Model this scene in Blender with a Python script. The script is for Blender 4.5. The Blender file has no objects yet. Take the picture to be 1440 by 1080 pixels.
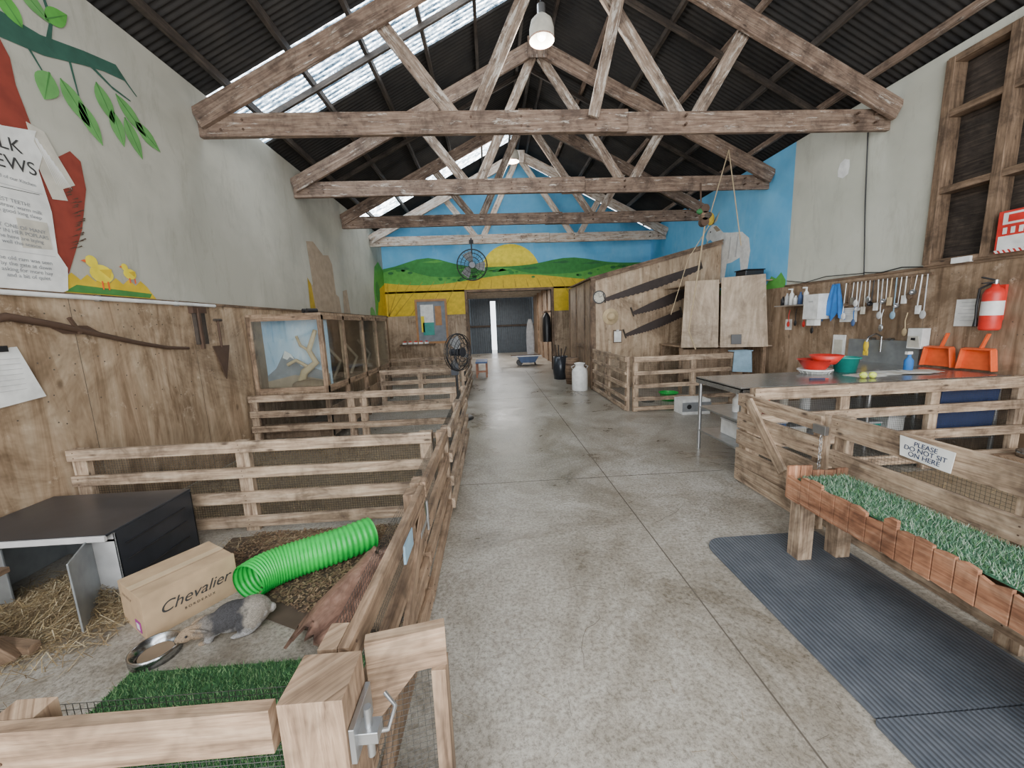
import bpy, math, random
from mathutils import Vector, Matrix, Euler
random.seed(7)
U=random.uniform
V=Vector
col=bpy.context.collection
# ------------------------------------------------------------ materials
def nt(name):
    m=bpy.data.materials.new(name);m.use_nodes=True
    return m,m.node_tree.nodes,m.node_tree.links,m.node_tree.nodes['Principled BSDF']
def ramp(n,stops):
    r=n.new('ShaderNodeValToRGB');e=r.color_ramp.elements
    while len(e)<len(stops): e.new(.5)
    for k,(p,c) in enumerate(stops):
        e[k].position=p;e[k].color=(*c,1)
    return r
def noise(n,l,src,scale,detail=3,rough=.6,dist=0,mscale=None):
    t=n.new('ShaderNodeTexNoise');t.inputs['Scale'].default_value=scale
    t.inputs['Detail'].default_value=min(detail,5);t.inputs['Roughness'].default_value=rough
    t.inputs['Distortion'].default_value=dist
    if mscale:
        mp=n.new('ShaderNodeMapping');mp.inputs['Scale'].default_value=mscale
        l.new(src,mp.inputs[0]);src=mp.outputs[0]
    l.new(src,t.inputs['Vector']);return t
def mix(n,l,fac,a,b,mode='MIX'):
    x=n.new('ShaderNodeMixRGB');x.blend_type=mode
    for s,val in ((0,fac),(1,a),(2,b)):
        if hasattr(val,'links') or hasattr(val,'is_output'): l.new(val,x.inputs[s])
        elif isinstance(val,(int,float)): x.inputs[s].default_value=val
        else: x.inputs[s].default_value=(*val,1)
    return x.outputs[0]
def bump(n,l,p,h,st=.3,d=.01):
    b=n.new('ShaderNodeBump');b.inputs['Strength'].default_value=st;b.inputs['Distance'].default_value=d
    l.new(h,b.inputs['Height']);l.new(b.outputs[0],p.inputs['Normal'])
def plain(name,c,rough=.6,metal=0,var=.15,scale=8,bs=0):
    m,n,l,p=nt(name);tc=n.new('ShaderNodeTexCoord')
    t=noise(n,l,tc.outputs['Object'],scale,2)
    d=tuple(max(0,x*(1-var)) for x in c);b=tuple(min(1,x*(1+var)) for x in c)
    r=ramp(n,[(.3,d),(.7,b)]);l.new(t.outputs[0],r.inputs[0]);l.new(r.outputs[0],p.inputs['Base Color'])
    p.inputs['Roughness'].default_value=rough;p.inputs['Metallic'].default_value=metal
    if bs: bump(n,l,p,t.outputs[0],bs)
    return m
def wood(name,dark,mid,light,rough=.7,white=0,g=(1.6,22,1)):
    m,n,l,p=nt(name);tc=n.new('ShaderNodeTexCoord');uv=tc.outputs['UV']
    t=noise(n,l,uv,1.5,5,.7,.6,g)
    r=ramp(n,[(.32,dark),(.5,mid),(.7,light)]);l.new(t.outputs[0],r.inputs[0])
    t2=noise(n,l,tc.outputs['Object'],3.3,4,.75,.4)
    r2=ramp(n,[(.36,(.42,.40,.39)),(.5,(.9,.89,.88)),(.64,(1.22,1.21,1.2))]);l.new(t2.outputs[0],r2.inputs[0])
    c=mix(n,l,.9,r.outputs[0],r2.outputs[0],'MULTIPLY')
    vo=n.new('ShaderNodeTexVoronoi');vo.inputs['Scale'].default_value=1
    mp=n.new('ShaderNodeMapping');mp.inputs['Scale'].default_value=(3.2,9,1);l.new(uv,mp.inputs[0]);l.new(mp.outputs[0],vo.inputs['Vector'])
    rk=ramp(n,[(.05,(1,1,1)),(.13,(0,0,0))]);l.new(vo.outputs['Distance'],rk.inputs[0])
    c=mix(n,l,rk.outputs[0],c,tuple(x*.5 for x in dark))
    if white:
        t3=noise(n,l,uv,2.5,5,.8,.3,(1,6,1));r3=ramp(n,[(.60-.1*white,(0,0,0)),(.68-.1*white,(1,1,1))]);l.new(t3.outputs[0],r3.inputs[0])
        c=mix(n,l,r3.outputs[0],c,(.50,.45,.39))
    l.new(c,p.inputs['Base Color']);p.inputs['Roughness'].default_value=rough
    bump(n,l,p,t.outputs[0],.4,.005)
    return m
M={}
M['fence']=wood('fence_wood',(.15,.10,.068),(.36,.262,.18),(.53,.425,.315))
M['fence2']=wood('fence_wood_warm',(.11,.067,.04),(.27,.18,.115),(.42,.305,.205))
M['truss']=wood('truss_wood',(.095,.058,.04),(.19,.128,.092),(.31,.232,.175),white=.15)
M['trussw']=wood('truss_wood_flaky',(.13,.085,.06),(.24,.175,.13),(.38,.31,.245),white=.8)
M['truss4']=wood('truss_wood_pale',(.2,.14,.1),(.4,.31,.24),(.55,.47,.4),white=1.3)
M['dark']=wood('dark_wood',(.02,.014,.011),(.05,.038,.03),(.1,.075,.055))
M['frame']=wood('frame_wood',(.08,.05,.03),(.17,.11,.068),(.28,.19,.125))
M['red_wood']=wood('red_stained_wood',(.15,.06,.03),(.33,.15,.08),(.50,.30,.19))
M['bark']=wood('bark',(.12,.06,.04),(.28,.155,.11),(.42,.27,.2),.85)
def plywood(name,a,b,c):
    m,n,l,p=nt(name);tc=n.new('ShaderNodeTexCoord');o=tc.outputs['Object']
    t=noise(n,l,o,1.2,5,.68,1.6,(5,5,.55))
    r=ramp(n,[(.33,a),(.5,b),(.68,c)]);l.new(t.outputs[0],r.inputs[0])
    t2=noise(n,l,o,1.1,5,.78,.6);r2=ramp(n,[(.38,(.48,.44,.40)),(.52,(.95,.95,.95)),(.66,(1.25,1.25,1.3))]);l.new(t2.outputs[0],r2.inputs[0])
    cc=mix(n,l,.9,r.outputs[0],r2.outputs[0],'MULTIPLY')
    vo=n.new('ShaderNodeTexVoronoi');vo.inputs['Scale'].default_value=3.2
    mp=n.new('ShaderNodeMapping');mp.inputs['Scale'].default_value=(1.3,1.3,.8);l.new(o,mp.inputs[0]);l.new(mp.outputs[0],vo.inputs['Vector'])
    rk=ramp(n,[(.05,(.8,.8,.8)),(.13,(0,0,0))]);l.new(vo.outputs['Distance'],rk.inputs[0])
    cc=mix(n,l,rk.outputs[0],cc,tuple(x*.5 for x in a))
    t4=noise(n,l,o,6,5,.8,.2);r4=ramp(n,[(.60,(0,0,0)),(.70,(.6,.6,.6))]);l.new(t4.outputs[0],r4.inputs[0])
    cc=mix(n,l,r4.outputs[0],cc,tuple(min(1,x*1.15+.08) for x in c))
    l.new(cc,p.inputs['Base Color']);p.inputs['Roughness'].default_value=.55
    return m
M['ply']=plywood('plywood',(.22,.145,.085),(.37,.265,.17),(.48,.37,.255))
M['ply2']=plywood('plywood_brown',(.17,.11,.065),(.30,.205,.13),(.40,.295,.205))
M['ply3']=plywood('plywood_pale',(.29,.21,.14),(.41,.31,.215),(.50,.395,.29))
def concrete():
    m,n,l,p=nt('concrete');tc=n.new('ShaderNodeTexCoord');o=tc.outputs['Object']
    t=noise(n,l,o,.9,5,.8,.5);r=ramp(n,[(.36,(.20,.172,.135)),(.5,(.315,.285,.24)),(.64,(.43,.405,.36))]);l.new(t.outputs[0],r.inputs[0])
    t2=noise(n,l,o,48,4,.85);r2=ramp(n,[(.38,(.50,.48,.45)),(.5,(.98,.98,.98)),(.62,(1.28,1.28,1.28))]);l.new(t2.outputs[0],r2.inputs[0])
    c=mix(n,l,.9,r.outputs[0],r2.outputs[0],'MULTIPLY')
    t3=noise(n,l,o,4.5,5,.85,.9);r3=ramp(n,[(.54,(0,0,0)),(.68,(.65,.65,.65))]);l.new(t3.outputs[0],r3.inputs[0])
    c=mix(n,l,r3.outputs[0],c,(.17,.14,.105))
    l.new(c,p.inputs['Base Color'])
    rr=ramp(n,[(.3,(.22,.22,.22)),(.7,(.5,.5,.5))]);l.new(t.outputs[0],rr.inputs[0]);l.new(rr.outputs[0],p.inputs['Roughness'])
    bump(n,l,p,t2.outputs[0],.15,.003);return m
M['conc']=concrete()
def wallp(name,a,b,stain,s0=.52,s1=.72,sv=.6):
    m,n,l,p=nt(name);tc=n.new('ShaderNodeTexCoord');o=tc.outputs['Object']
    t=noise(n,l,o,.7,4,.7,.2);r=ramp(n,[(.38,a),(.62,b)]);l.new(t.outputs[0],r.inputs[0])
    t2=noise(n,l,o,2.0,5,.8,.4,(2,2,.5));r2=ramp(n,[(s0,(0,0,0)),(s1,(sv,sv,sv))]);l.new(t2.outputs[0],r2.inputs[0])
    c=mix(n,l,r2.outputs[0],r.outputs[0],stain);l.new(c,p.inputs['Base Color']);p.inputs['Roughness'].default_value=.75
    return m
M['wall']=wallp('plaster_grey_beige',(.40,.39,.33),(.50,.49,.42),(.29,.275,.22))
M['wallr']=wallp('plaster_cream',(.49,.495,.42),(.58,.58,.50),(.37,.36,.30))
M['blue']=wallp('mural_sky_blue',(.10,.40,.70),(.17,.50,.78),(.32,.60,.80),.56,.75,.5)
def roofm():
    m,n,l,p=nt('roof_underside');tc=n.new('ShaderNodeTexCoord')
    t=noise(n,l,tc.outputs['Object'],2,4,.7);r=ramp(n,[(.35,(.011,.010,.010)),(.7,(.03,.026,.023))]);l.new(t.outputs[0],r.inputs[0])
    l.new(r.outputs[0],p.inputs['Base Color']);p.inputs['Roughness'].default_value=.85;return m
M['roof']=roofm()
def skyl():
    m=bpy.data.materials.new('translucent_skylight_sheet');m.use_nodes=True;n=m.node_tree.nodes;l=m.node_tree.links;n.clear()
    o=n.new('ShaderNodeOutputMaterial');e=n.new('ShaderNodeEmission');tc=n.new('ShaderNodeTexCoord')
    t=noise(n,l,tc.outputs['Object'],4.5,5,.9,.3,(1,3,1));r=ramp(n,[(.38,(.035,.045,.055)),(.48,(.16,.21,.25)),(.62,(1,1,1))]);l.new(t.outputs[0],r.inputs[0])
    w=n.new('ShaderNodeTexWave');w.bands_direction='Y';w.inputs['Scale'].default_value=4.1
    l.new(tc.outputs['Object'],w.inputs['Vector']);w.inputs['Distortion'].default_value=.4
    r2=ramp(n,[(.15,(.12,.15,.18)),(.6,(1,1,1))]);l.new(w.outputs[0],r2.inputs[0])
    c=mix(n,l,1,r.outputs[0],r2.outputs[0],'MULTIPLY');l.new(c,e.inputs[0]);e.inputs[1].default_value=20
    l.new(e.outputs[0],o.inputs[0]);return m
M['sky']=skyl()
def glass():
    m=bpy.data.materials.new('glass_pane');m.use_nodes=True;n=m.node_tree.nodes;l=m.node_tree.links;n.clear()
    o=n.new('ShaderNodeOutputMaterial');a=n.new('ShaderNodeBsdfTransparent');b=n.new('ShaderNodeBsdfGlossy');b.inputs['Roughness'].default_value=.04
    x=n.new('ShaderNodeMixShader');x.inputs[0].default_value=.12;a.inputs[0].default_value=(.93,.96,.95,1)
    l.new(a.outputs[0],x.inputs[1]);l.new(b.outputs[0],x.inputs[2]);l.new(x.outputs[0],o.inputs[0]);return m
M['glass']=glass()
def matrub():
    m,n,l,p=nt('ribbed_rubber');tc=n.new('ShaderNodeTexCoord')
    w=n.new('ShaderNodeTexWave');w.bands_direction='X';w.inputs['Scale'].default_value=14;l.new(tc.outputs['Object'],w.inputs['Vector'])
    t=noise(n,l,tc.outputs['Object'],2,5,.8);r=ramp(n,[(.34,(.065,.078,.098)),(.66,(.135,.15,.175))]);l.new(t.outputs[0],r.inputs[0])
    r2=ramp(n,[(.2,(.5,.5,.5)),(.6,(1,1,1))]);l.new(w.outputs[0],r2.inputs[0])
    l.new(mix(n,l,1,r.outputs[0],r2.outputs[0],'MULTIPLY'),p.inputs['Base Color']);p.inputs['Roughness'].default_value=.55
    bump(n,l,p,w.outputs[0],.5,.004);return m
M['rubber']=matrub()
def vcol(name,rough=.8):
    m,n,l,p=nt(name);a=n.new('ShaderNodeVertexColor');a.layer_name='Col'
    tc=n.new('ShaderNodeTexCoord');t=noise(n,l,tc.outputs['Object'],150,4,.75,1.5);r=ramp(n,[(.35,(.5,.5,.5)),(.65,(1.5,1.5,1.5))]);l.new(t.outputs[0],r.inputs[0])
    l.new(mix(n,l,1,a.outputs[0],r.outputs[0],'MULTIPLY'),p.inputs['Base Color']);p.inputs['Roughness'].default_value=rough;bump(n,l,p,t.outputs[0],.9,.005);return m
PL=dict(
 white=((.75,.75,.73),.5,0),paper=((.74,.74,.71),.7,0),black=((.015,.015,.017),.4,0),blackm=((.035,.04,.05),.28,.3),
 metal=((.45,.46,.47),.3,.9),steel=((.40,.41,.42),.22,1),bench=((.38,.38,.37),.26,.8),wire=((.055,.055,.05),.5,.4),rust=((.10,.06,.04),.7,.3),sawm=((.045,.032,.028),.6,.3),
 red=((.62,.03,.02),.4,0),orange=((.80,.12,.03),.4,0),green=((.01,.52,.07),.35,0),teal=((.01,.26,.22),.4,0),
 cloth=((.03,.17,.50),.8,0),cloth2=((.25,.38,.48),.9,0),card=((.47,.33,.20),.75,0),tape=((.55,.42,.27),.4,0),purple=((.32,.03,.25),.5,0),
 navy=((.015,.03,.09),.5,0),ochre=((.66,.46,.02),.7,0),ochred=((.40,.27,.02),.7,0),yellow=((.84,.68,.04),.7,0),
 grn=((.04,.25,.05),.7,0),grn2=((.10,.38,.06),.7,0),grn3=((.03,.17,.05),.7,0),leafd=((.06,.22,.05),.7,0),leaf=((.13,.36,.10),.7,0),
 branch=((.03,.10,.07),.8,0),bird=((.24,.04,.025),.8,0),brown=((.24,.17,.11),.8,0),brown2=((.36,.28,.20),.8,0),
 terr=((.34,.16,.10),.8,0),dirt=((.075,.052,.035),.95,0),hay=((.25,.19,.12),.9,0),grey=((.25,.26,.27),.5,0),lgrey=((.5,.5,.5),.5,0),
 joint=((.10,.083,.065),.9,0),mount=((.22,.24,.27),.8,0),rope=((.45,.35,.22),.9,0),straw=((.40,.295,.15),.9,0),hat=((.55,.42,.25),.9,0),
 ball=((.65,.75,.1),.8,0),cream=((.55,.52,.44),.6,0),skin2=((.30,.32,.33),.45,.6),ink=((.04,.04,.04),.7,0),bluem=((.06,.11,.24),.5,0),tin=((.085,.105,.125),.5,.2),amber=((.4,.2,.08),.6,0),pass_=((.42,.39,.33),.8,0))
for k,(c,r,me) in PL.items(): M[k]=plain(k,c,r,me)
# ------------------------------------------------------------ builder
class O:
    def __init__(s,name): s.n=name;s.v=[];s.f=[];s.m=[];s.uv=[];s.sm=[];s.mats=[]
    def mi(s,k):
        if k not in s.mats: s.mats.append(k)
        return s.mats.index(k)
    def add(s,vs,fs,k,uvf=None,smooth=False):
        b=len(s.v);i=s.mi(k);s.v+= [tuple(x) for x in vs]
        for f in fs:
            s.f.append([b+j for j in f]);s.m.append(i);s.sm.append(smooth)
            for j in f: s.uv.append(uvf(j) if uvf else (vs[j][0]+vs[j][1],vs[j][2]))
    def beam(s,a,b,w,h,k,up=None):
        a=V(a);b=V(b);d=b-a;L=d.length;d=d/L
        up=V(up) if up else (V((0,0,1)) if abs(d.z)<.9 else V((0,1,0)))
        x=d.cross(up).normalized();y=x.cross(d).normalized()
        vs=[];P=[]
        for q,l_ in ((a,0),(b,L)):
            for sx,sy in ((-1,-1),(1,-1),(1,1),(-1,1)):
                vs.append(q+x*sx*w/2+y*sy*h/2);P.append((l_,sx*w/2+sy*h/2*1.01))
        ru,rv=U(0,20),U(0,20)
        s.add(vs,[(0,1,2,3),(7,6,5,4),(0,4,5,1),(1,5,6,2),(2,6,7,3),(3,7,4,0)],k,lambda j:(P[j][0]+ru,P[j][1]+rv))
    def box(s,x0,x1,y0,y1,z0,z1,k):
        dx,dy,dz=x1-x0,y1-y0,z1-z0;cx,cy,cz=(x0+x1)/2,(y0+y1)/2,(z0+z1)/2
        if dx>=dy and dx>=dz: s.beam((x0,cy,cz),(x1,cy,cz),dy,dz,k)
        elif dy>=dz: s.beam((cx,y0,cz),(cx,y1,cz),dx,dz,k)
        else: s.beam((cx,cy,z0),(cx,cy,z1),dx,dy,k)
    def cyl(s,a,b,r,k,r2=None,n=14,caps=True):
        a=V(a);b=V(b);d=(b-a).normalized();r2=r if r2 is None else r2
        t=V((0,0,1)) if abs(d.z)<.9 else V((1,0,0));x=d.cross(t).normalized();y=d.cross(x)
        vs=[]
        for q,rr in((a,r),(b,r2)):
            for i in range(n):
                g=2*math.pi*i/n;vs.append(q+(x*math.cos(g)+y*math.sin(g))*rr)
        s.add(vs,[(i,i+n,(i+1)%n+n,(i+1)%n) for i in range(n)],k,None,n>4)
        if caps: s.add(vs,[tuple(range(n)),tuple(range(2*n-1,n-1,-1))],k)
    def tube(s,pts,r,k,n=6,closed=False,rf=None):
        pts=[V(p) for p in pts];N=len(pts);vs=[]
        prev=None
        for i,p in enumerate(pts):
            a=pts[(i-1)%N] if (closed or i>0) else p;b=pts[(i+1)%N] if (closed or i<N-1) else p
            d=(b-a).normalized()
            if prev is None:
                t=V((0,0,1)) if abs(d.z)<.9 else V((1,0,0));x=d.cross(t).normalized()
            else: x=(prev-d*prev.dot(d)).normalized()
            prev=x;y=d.cross(x);rr=rf(i/(N-1)) if rf else r
            for j in range(n):
                g=2*math.pi*j/n;vs.append(p+(x*math.cos(g)+y*math.sin(g))*rr)
        fs=[]
        for i in range(N if closed else N-1):
            for j in range(n):
                i2=(i+1)%N;fs.append((i*n+j,i*n+(j+1)%n,i2*n+(j+1)%n,i2*n+j))
        s.add(vs,fs,k,None,True)
    def ell(s,c,r,k,R=None,nu=16,nv=10):
        c=V(c);vs=[];r=(r,r,r) if not hasattr(r,'__len__') else r
        for i in range(nv+1):
            t=math.pi*i/nv
            for j in range(nu):
                g=2*math.pi*j/nu
                p=V((r[0]*math.sin(t)*math.cos(g),r[1]*math.sin(t)*math.sin(g),r[2]*math.cos(t)))
                if R: p=R@p
                vs.append(c+p)
        s.add(vs,[(i*nu+j,(i+1)*nu+j,(i+1)*nu+(j+1)%nu,i*nu+(j+1)%nu) for i in range(nv) for j in range(nu)],k,None,True)
    def lathe(s,c,prof,k,n=24,axis=None):
        c=V(c);vs=[];ax=V(axis).normalized() if axis else V((0,0,1))
        t=V((0,1,0)) if abs(ax.y)<.9 else V((1,0,0));x=ax.cross(t).normalized();y=ax.cross(x)
        for r,z in prof:
            for j in range(n):
                g=2*math.pi*j/n;vs.append(c+ax*z+(x*math.cos(g)+y*math.sin(g))*r)
        s.add(vs,[(i*n+j,i*n+(j+1)%n,(i+1)*n+(j+1)%n,(i+1)*n+j) for i in range(len(prof)-1) for j in range(n)],k,None,True)
    def poly(s,pts,k): s.add([V(p) for p in pts],[tuple(range(len(pts)))],k)
    def prism(s,pts,off,k):
        n=len(pts);a=[V(p) for p in pts];b=[p+V(off) for p in a]
        s.add(a+b,[tuple(range(n)),tuple(range(2*n-1,n-1,-1))]+[(i,i+n,(i+1)%n+n,(i+1)%n) for i in range(n)],k)
    def fin(s,bevel=0):
        me=bpy.data.meshes.new(s.n);me.from_pydata(s.v,[],s.f)
        for k in s.mats: me.materials.append(M[k])
        me.polygons.foreach_set('material_index',s.m);me.polygons.foreach_set('use_smooth',s.sm)
        u=me.uv_layers.new(name='UVMap');u.data.foreach_set('uv',[c for p in s.uv for c in p])
        me.update();o=bpy.data.objects.new(s.n,me);col.objects.link(o)
        if bevel:
            b=o.modifiers.new('b','BEVEL');b.width=bevel;b.segments=2;b.limit_method='ANGLE';b.angle_limit=.9
        return o
def text(par,st,size,loc,xd,yd,k,name='lettering',sp=1,ext=.0005):
    cu=bpy.data.curves.new(name,'FONT');cu.body=st;cu.size=size;cu.align_x='CENTER';cu.align_y='CENTER';cu.extrude=ext;cu.space_line=sp
    cu.materials.append(M[k]);o=bpy.data.objects.new(name,cu);col.objects.link(o)
    x=V(xd).normalized();y=V(yd).normalized();z=x.cross(y)
    mw=Matrix((x,y,z)).transposed().to_4x4();mw.translation=V(loc);o.parent=par;o.matrix_world=mw
    return o
def wires(o,p0,p1,z0,z1,sp,r,k='wire'):
    p0=V((p0[0],p0[1],0));p1=V((p1[0],p1[1],0));d=p1-p0;L=d.length;n=int(L/sp)
    for i in range(n+1):
        q=p0+d*(i/n);o.cyl((q.x,q.y,z0),(q.x,q.y,z1),r,k,n=3,caps=False)
    m=int((z1-z0)/sp)
    for i in range(m+1):
        z=z0+(z1-z0)*i/m;o.cyl((p0.x,p0.y,z),(p1.x,p1.y,z),r,k,n=3,caps=False)
def fence(name,p0,p1,H=.74,rails=(.69,.49,.29,.09),posts=(0,.5,1),side=1,rh=.085,k='fence',sp=.019,wr=.0021,pw=.09,toph=None,mesh=True,ph=None):
    o=O(name);a=V((p0[0],p0[1],0));b=V((p1[0],p1[1],0));d=(b-a);L=d.length;d/=L;nn=V((-d.y,d.x,0))*side
    for t in posts:
        q=a+d*(L*t);q=q+d*(pw/2 if t==0 else (-pw/2 if t==1 else 0))
        o.beam((q.x,q.y,0),(q.x,q.y,(ph or H-.002)),.05,pw,k,up=tuple(d))
    for i,z in enumerate(rails):
        h=(toph or rh) if i==0 else rh
        zz=z if i else H-h/2
        j=U(-.01,.01);off=nn*.042
        A=a+off;B=b+off
        o.beam((A.x,A.y,zz+j*(i>0)),(B.x,B.y,zz-j*(i>0)),.03,h*(1 if i==0 else U(.9,1.1)),k)
        for t in posts:
            q=a+d*(L*t)+d*(pw/2 if t==0 else (-pw/2 if t==1 else 0))+nn*.0575
            for dz in(-.02,.02): o.cyl((q.x,q.y,zz+dz),(q.x+nn.x*.002,q.y+nn.y*.002,zz+dz),.004,'rust',n=6)
    if mesh:
        A=a-nn*.03;B=b-nn*.03;wires(o,(A.x,A.y),(B.x,B.y),.02,H-.03,sp,wr)
    return o
# ------------------------------------------------------------ shell
XL,XR,YB,YF,ZE=-3.25,5.2,12.5,-2.6,4.3;XC=.975;SL=.509;ZR=ZE+(XC-XL)*SL
o=O('floor');o.box(XL-.2,XR+.2,YF,23.5,-.1,0,'conc')
for s in ((1.083,1.091,YF,12.5),(-.55,-.545,5.2,12.5)): o.box(s[0],s[1],s[2],s[3],-.001,.0006,'joint')
for y in(3.6,7.9,12.2): o.box(-.4,2.3,y,y+.008,-.001,.0006,'joint')
def crack(x,y,dx,dy,n):
    for i in range(n):
        nx,ny=x+dx+U(-.03,.03),y+dy+U(-.03,.03);L=math.hypot(nx-x,ny-y);px,py=-(ny-y)/L*.0012,(nx-x)/L*.0012
        o.poly([(x+px,y+py,.0006),(nx+px,ny+py,.0006),(nx-px,ny-py,.0006),(x-px,y-py,.0006)],'joint');x,y=nx,ny
crack(.35,1.5,.02,.05,7);crack(.6,2.0,-.05,.01,5);crack(1.2,2.7,.05,.03,8);crack(-.1,4.4,.06,.04,8)
o.fin()
o=O('wall_left');o.box(XL-.15,XL,YF,YB+.15,0,ZE+.05,'wall');o.fin()
o=O('trim_1');o.box(XL,XL+.02,YF,YB,0,1.88,'ply')
for y in [ -1.6,-.4,.8,2.0,3.2,4.4,5.6,6.8,8.0,9.2,10.4,11.6]: o.box(XL+.019,XL+.0206,y,y+.004,0,1.88,'joint')
for i in range(130):
    y,z=U(1.8,5.2),U(.9,1.86);o.cyl((XL+.019,y,z),(XL+.0208,y,z),.006,'joint',n=6)
o.box(XL,XL+.035,YF,YB,1.88,1.91,'frame');o.fin()
o=O('wall_right')
o.box(XR,XR+.15,YF,2.2,0,ZE+.05,'wallr');o.box(XR,XR+.15,4.45,6.65,0,ZE+.05,'wallr');o.box(XR,XR+.15,2.2,4.45,0,2.05,'wallr');o.box(XR,XR+.15,2.2,4.45,4.22,ZE+.05,'wallr')
o.box(XR,XR+.15,6.65,YB+.15,0,ZE+.05,'blue');o.fin()
o=O('trim_2');o.box(XR-.02,XR,YF,YB,0,2.0,'ply2')
for y in [.8,2.0,3.2,4.4,5.6]: o.box(XR-.0206,XR-.019,y,y+.004,0,2.0,'joint')
for i in range(70):
    y,z=U(3.3,6.6),U(1.0,1.95);o.cyl((XR-.019,y,z),(XR-.0208,y,z),.006,'joint',n=6)
o.box(XR-.035,XR,YF,6.65,2.0,2.03,'frame');o.fin()
D0,D1,DH=-.7,1.97,2.57
o=O('wall_back')
o.box(XL,D0,YB,YB+.15,0,1.9,'ply');o.box(D1,XR,YB,YB+.15,0,1.9,'ply')
o.box(XL,D0,YB,YB+.15,1.9,ZE,'blue');o.box(D1,XR,YB,YB+.15,1.9,ZE,'blue');o.box(D0,D1,YB,YB+.15,DH,ZE,'blue')
o.prism([(XL,YB,ZE),(XR,YB,ZE),(XC,YB,ZR)],(0,.15,0),'blue');o.fin()
o=O('trim_3')
o.box(D0-.08,D0,YB-.04,YB+.16,0,DH+.08,'frame');o.box(D1,D1+.08,YB-.04,YB+.16,0,DH+.08,'frame');o.box(D0,D1,YB-.04,YB+.16,DH,DH+.08,'frame');o.fin()
# roof
o=O('ceiling')
def strip(x0,z0,x1,z1,y0,y1,k):
    n=max(2,int((y1-y0)/.0125));vs=[]
    nn=V((-(z1-z0),0,x1-x0)).normalized()
    if nn.z<0: nn=-nn
    for i in range(n+1):
        y=y0+(y1-y0)*i/n;w=.009*math.sin(y*2*math.pi/.076)
        vs+=[V((x0,y,z0))+nn*w,V((x1,y,z1))+nn*w]
    o.add(vs,[(2*i,2*i+1,2*i+3,2*i+2) for i in range(n)],k,None,True)
ev=.25
for y0,y1,k in ((YF,-1.2,'roof'),(-1.2,.6,'sky'),(.6,5.3,'roof'),(5.3,6.55,'sky'),(6.55,10.25,'roof'),(10.25,11.35,'sky'),(11.35,YB+.15,'roof')):  # the strip behind the camera is an unseen skylight added for its light
    strip(XL-ev,ZE+.12-ev*SL,XC,ZR+.12,y0,y1,k)
strip(XC,ZR+.12,XR+ev,ZE+.12-ev*SL,YF,YB+.15,'roof')
o.fin()
o=O('roof_purlins')
for i in range(6):
    t=(i+.35)/5.7
    for sx in(-1,1):
        hw=(XC-XL)*(1-t);x=XC+sx*hw;z=ZE+.045+(ZR-ZE)*t
        o.box(x-.025,x+.025,YF,YB,z-.045,z+.045,'dark' if sx<0 or i%2 else 'truss')
o.box(XC-.03,XC+.03,YF,YB,ZR-.08,ZR+.09,'dark')
for y in (5.9,8.3,10.1):
    for sx in(-1,1): o.beam((XC+sx*4.2,y,ZE-.03+.0),(XC,y,ZR-.04),.04,.07,'dark')
o.fin()
# trusses
for i,y in enumerate((2.9,5.04,7.2,9.35,11.4)):
    if i==0: continue
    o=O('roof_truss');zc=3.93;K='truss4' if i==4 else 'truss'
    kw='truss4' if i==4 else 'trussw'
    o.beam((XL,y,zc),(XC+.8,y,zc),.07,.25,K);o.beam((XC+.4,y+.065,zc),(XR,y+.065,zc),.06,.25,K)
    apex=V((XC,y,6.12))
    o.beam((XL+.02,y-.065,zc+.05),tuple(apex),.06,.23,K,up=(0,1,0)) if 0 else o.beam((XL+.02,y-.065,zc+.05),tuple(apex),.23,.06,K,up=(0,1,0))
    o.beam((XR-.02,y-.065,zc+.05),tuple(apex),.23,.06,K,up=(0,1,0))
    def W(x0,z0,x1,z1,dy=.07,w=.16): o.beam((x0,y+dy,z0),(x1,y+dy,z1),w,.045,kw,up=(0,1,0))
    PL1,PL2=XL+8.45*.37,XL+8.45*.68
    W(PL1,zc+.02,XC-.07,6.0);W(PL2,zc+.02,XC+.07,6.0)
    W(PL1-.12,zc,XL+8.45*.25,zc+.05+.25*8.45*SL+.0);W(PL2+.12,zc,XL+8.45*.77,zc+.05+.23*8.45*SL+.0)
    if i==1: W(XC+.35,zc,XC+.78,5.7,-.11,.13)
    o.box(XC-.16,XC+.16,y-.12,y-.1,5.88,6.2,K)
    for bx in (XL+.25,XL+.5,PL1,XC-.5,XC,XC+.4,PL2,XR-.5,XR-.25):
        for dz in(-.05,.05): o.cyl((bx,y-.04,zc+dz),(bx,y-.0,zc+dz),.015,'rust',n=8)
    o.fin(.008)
# passage
o=O('wall_passage')
o.box(D0-.5,D0-.4,YB+.15,20.7,0,3.0,'ply2');o.box(2.3,2.4,YB+.15,20.7,0,3.0,'ply2');o.box(D0-.5,2.4,YB+.15,20.7,3.0,3.1,'pass_')
for y in (13.5,14.8,16.1,17.4,18.7,20): o.box(D0-.4,2.3,y,y+.06,2.85,3.0,'pass_')
for y in (14,15.5,17,18.5): o.box(-1.1,-1.05,y,y+.1,0,3,'fence2');o.box(2.25,2.3,y,y+.1,0,3,'fence2')
o.fin()
o=O('door_1')
for x0,x1 in((-1.18,.02),(.29,2.38)):
    n=int((x1-x0)/.02);vs=[]
    for i in range(n+1):
        x=x0+(x1-x0)*i/n;w=.02*(1 if (i//3)%2 else -1);vs+=[(x,20.82+w,0),(x,20.82+w,3.0)]
    o.add(vs,[(2*i,2*i+1,2*i+3,2*i+2) for i in range(n)],'tin')
    o.box(x0,x1,20.74,20.79,1.4,1.5,'dark')
o.box(-.02,.02,20.74,20.86,0,3,'tin');o.box(.29,.33,20.74,20.86,0,3,'tin');o.box(.02,.29,20.77,20.85,2.75,3,'tin')
o.fin()
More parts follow.
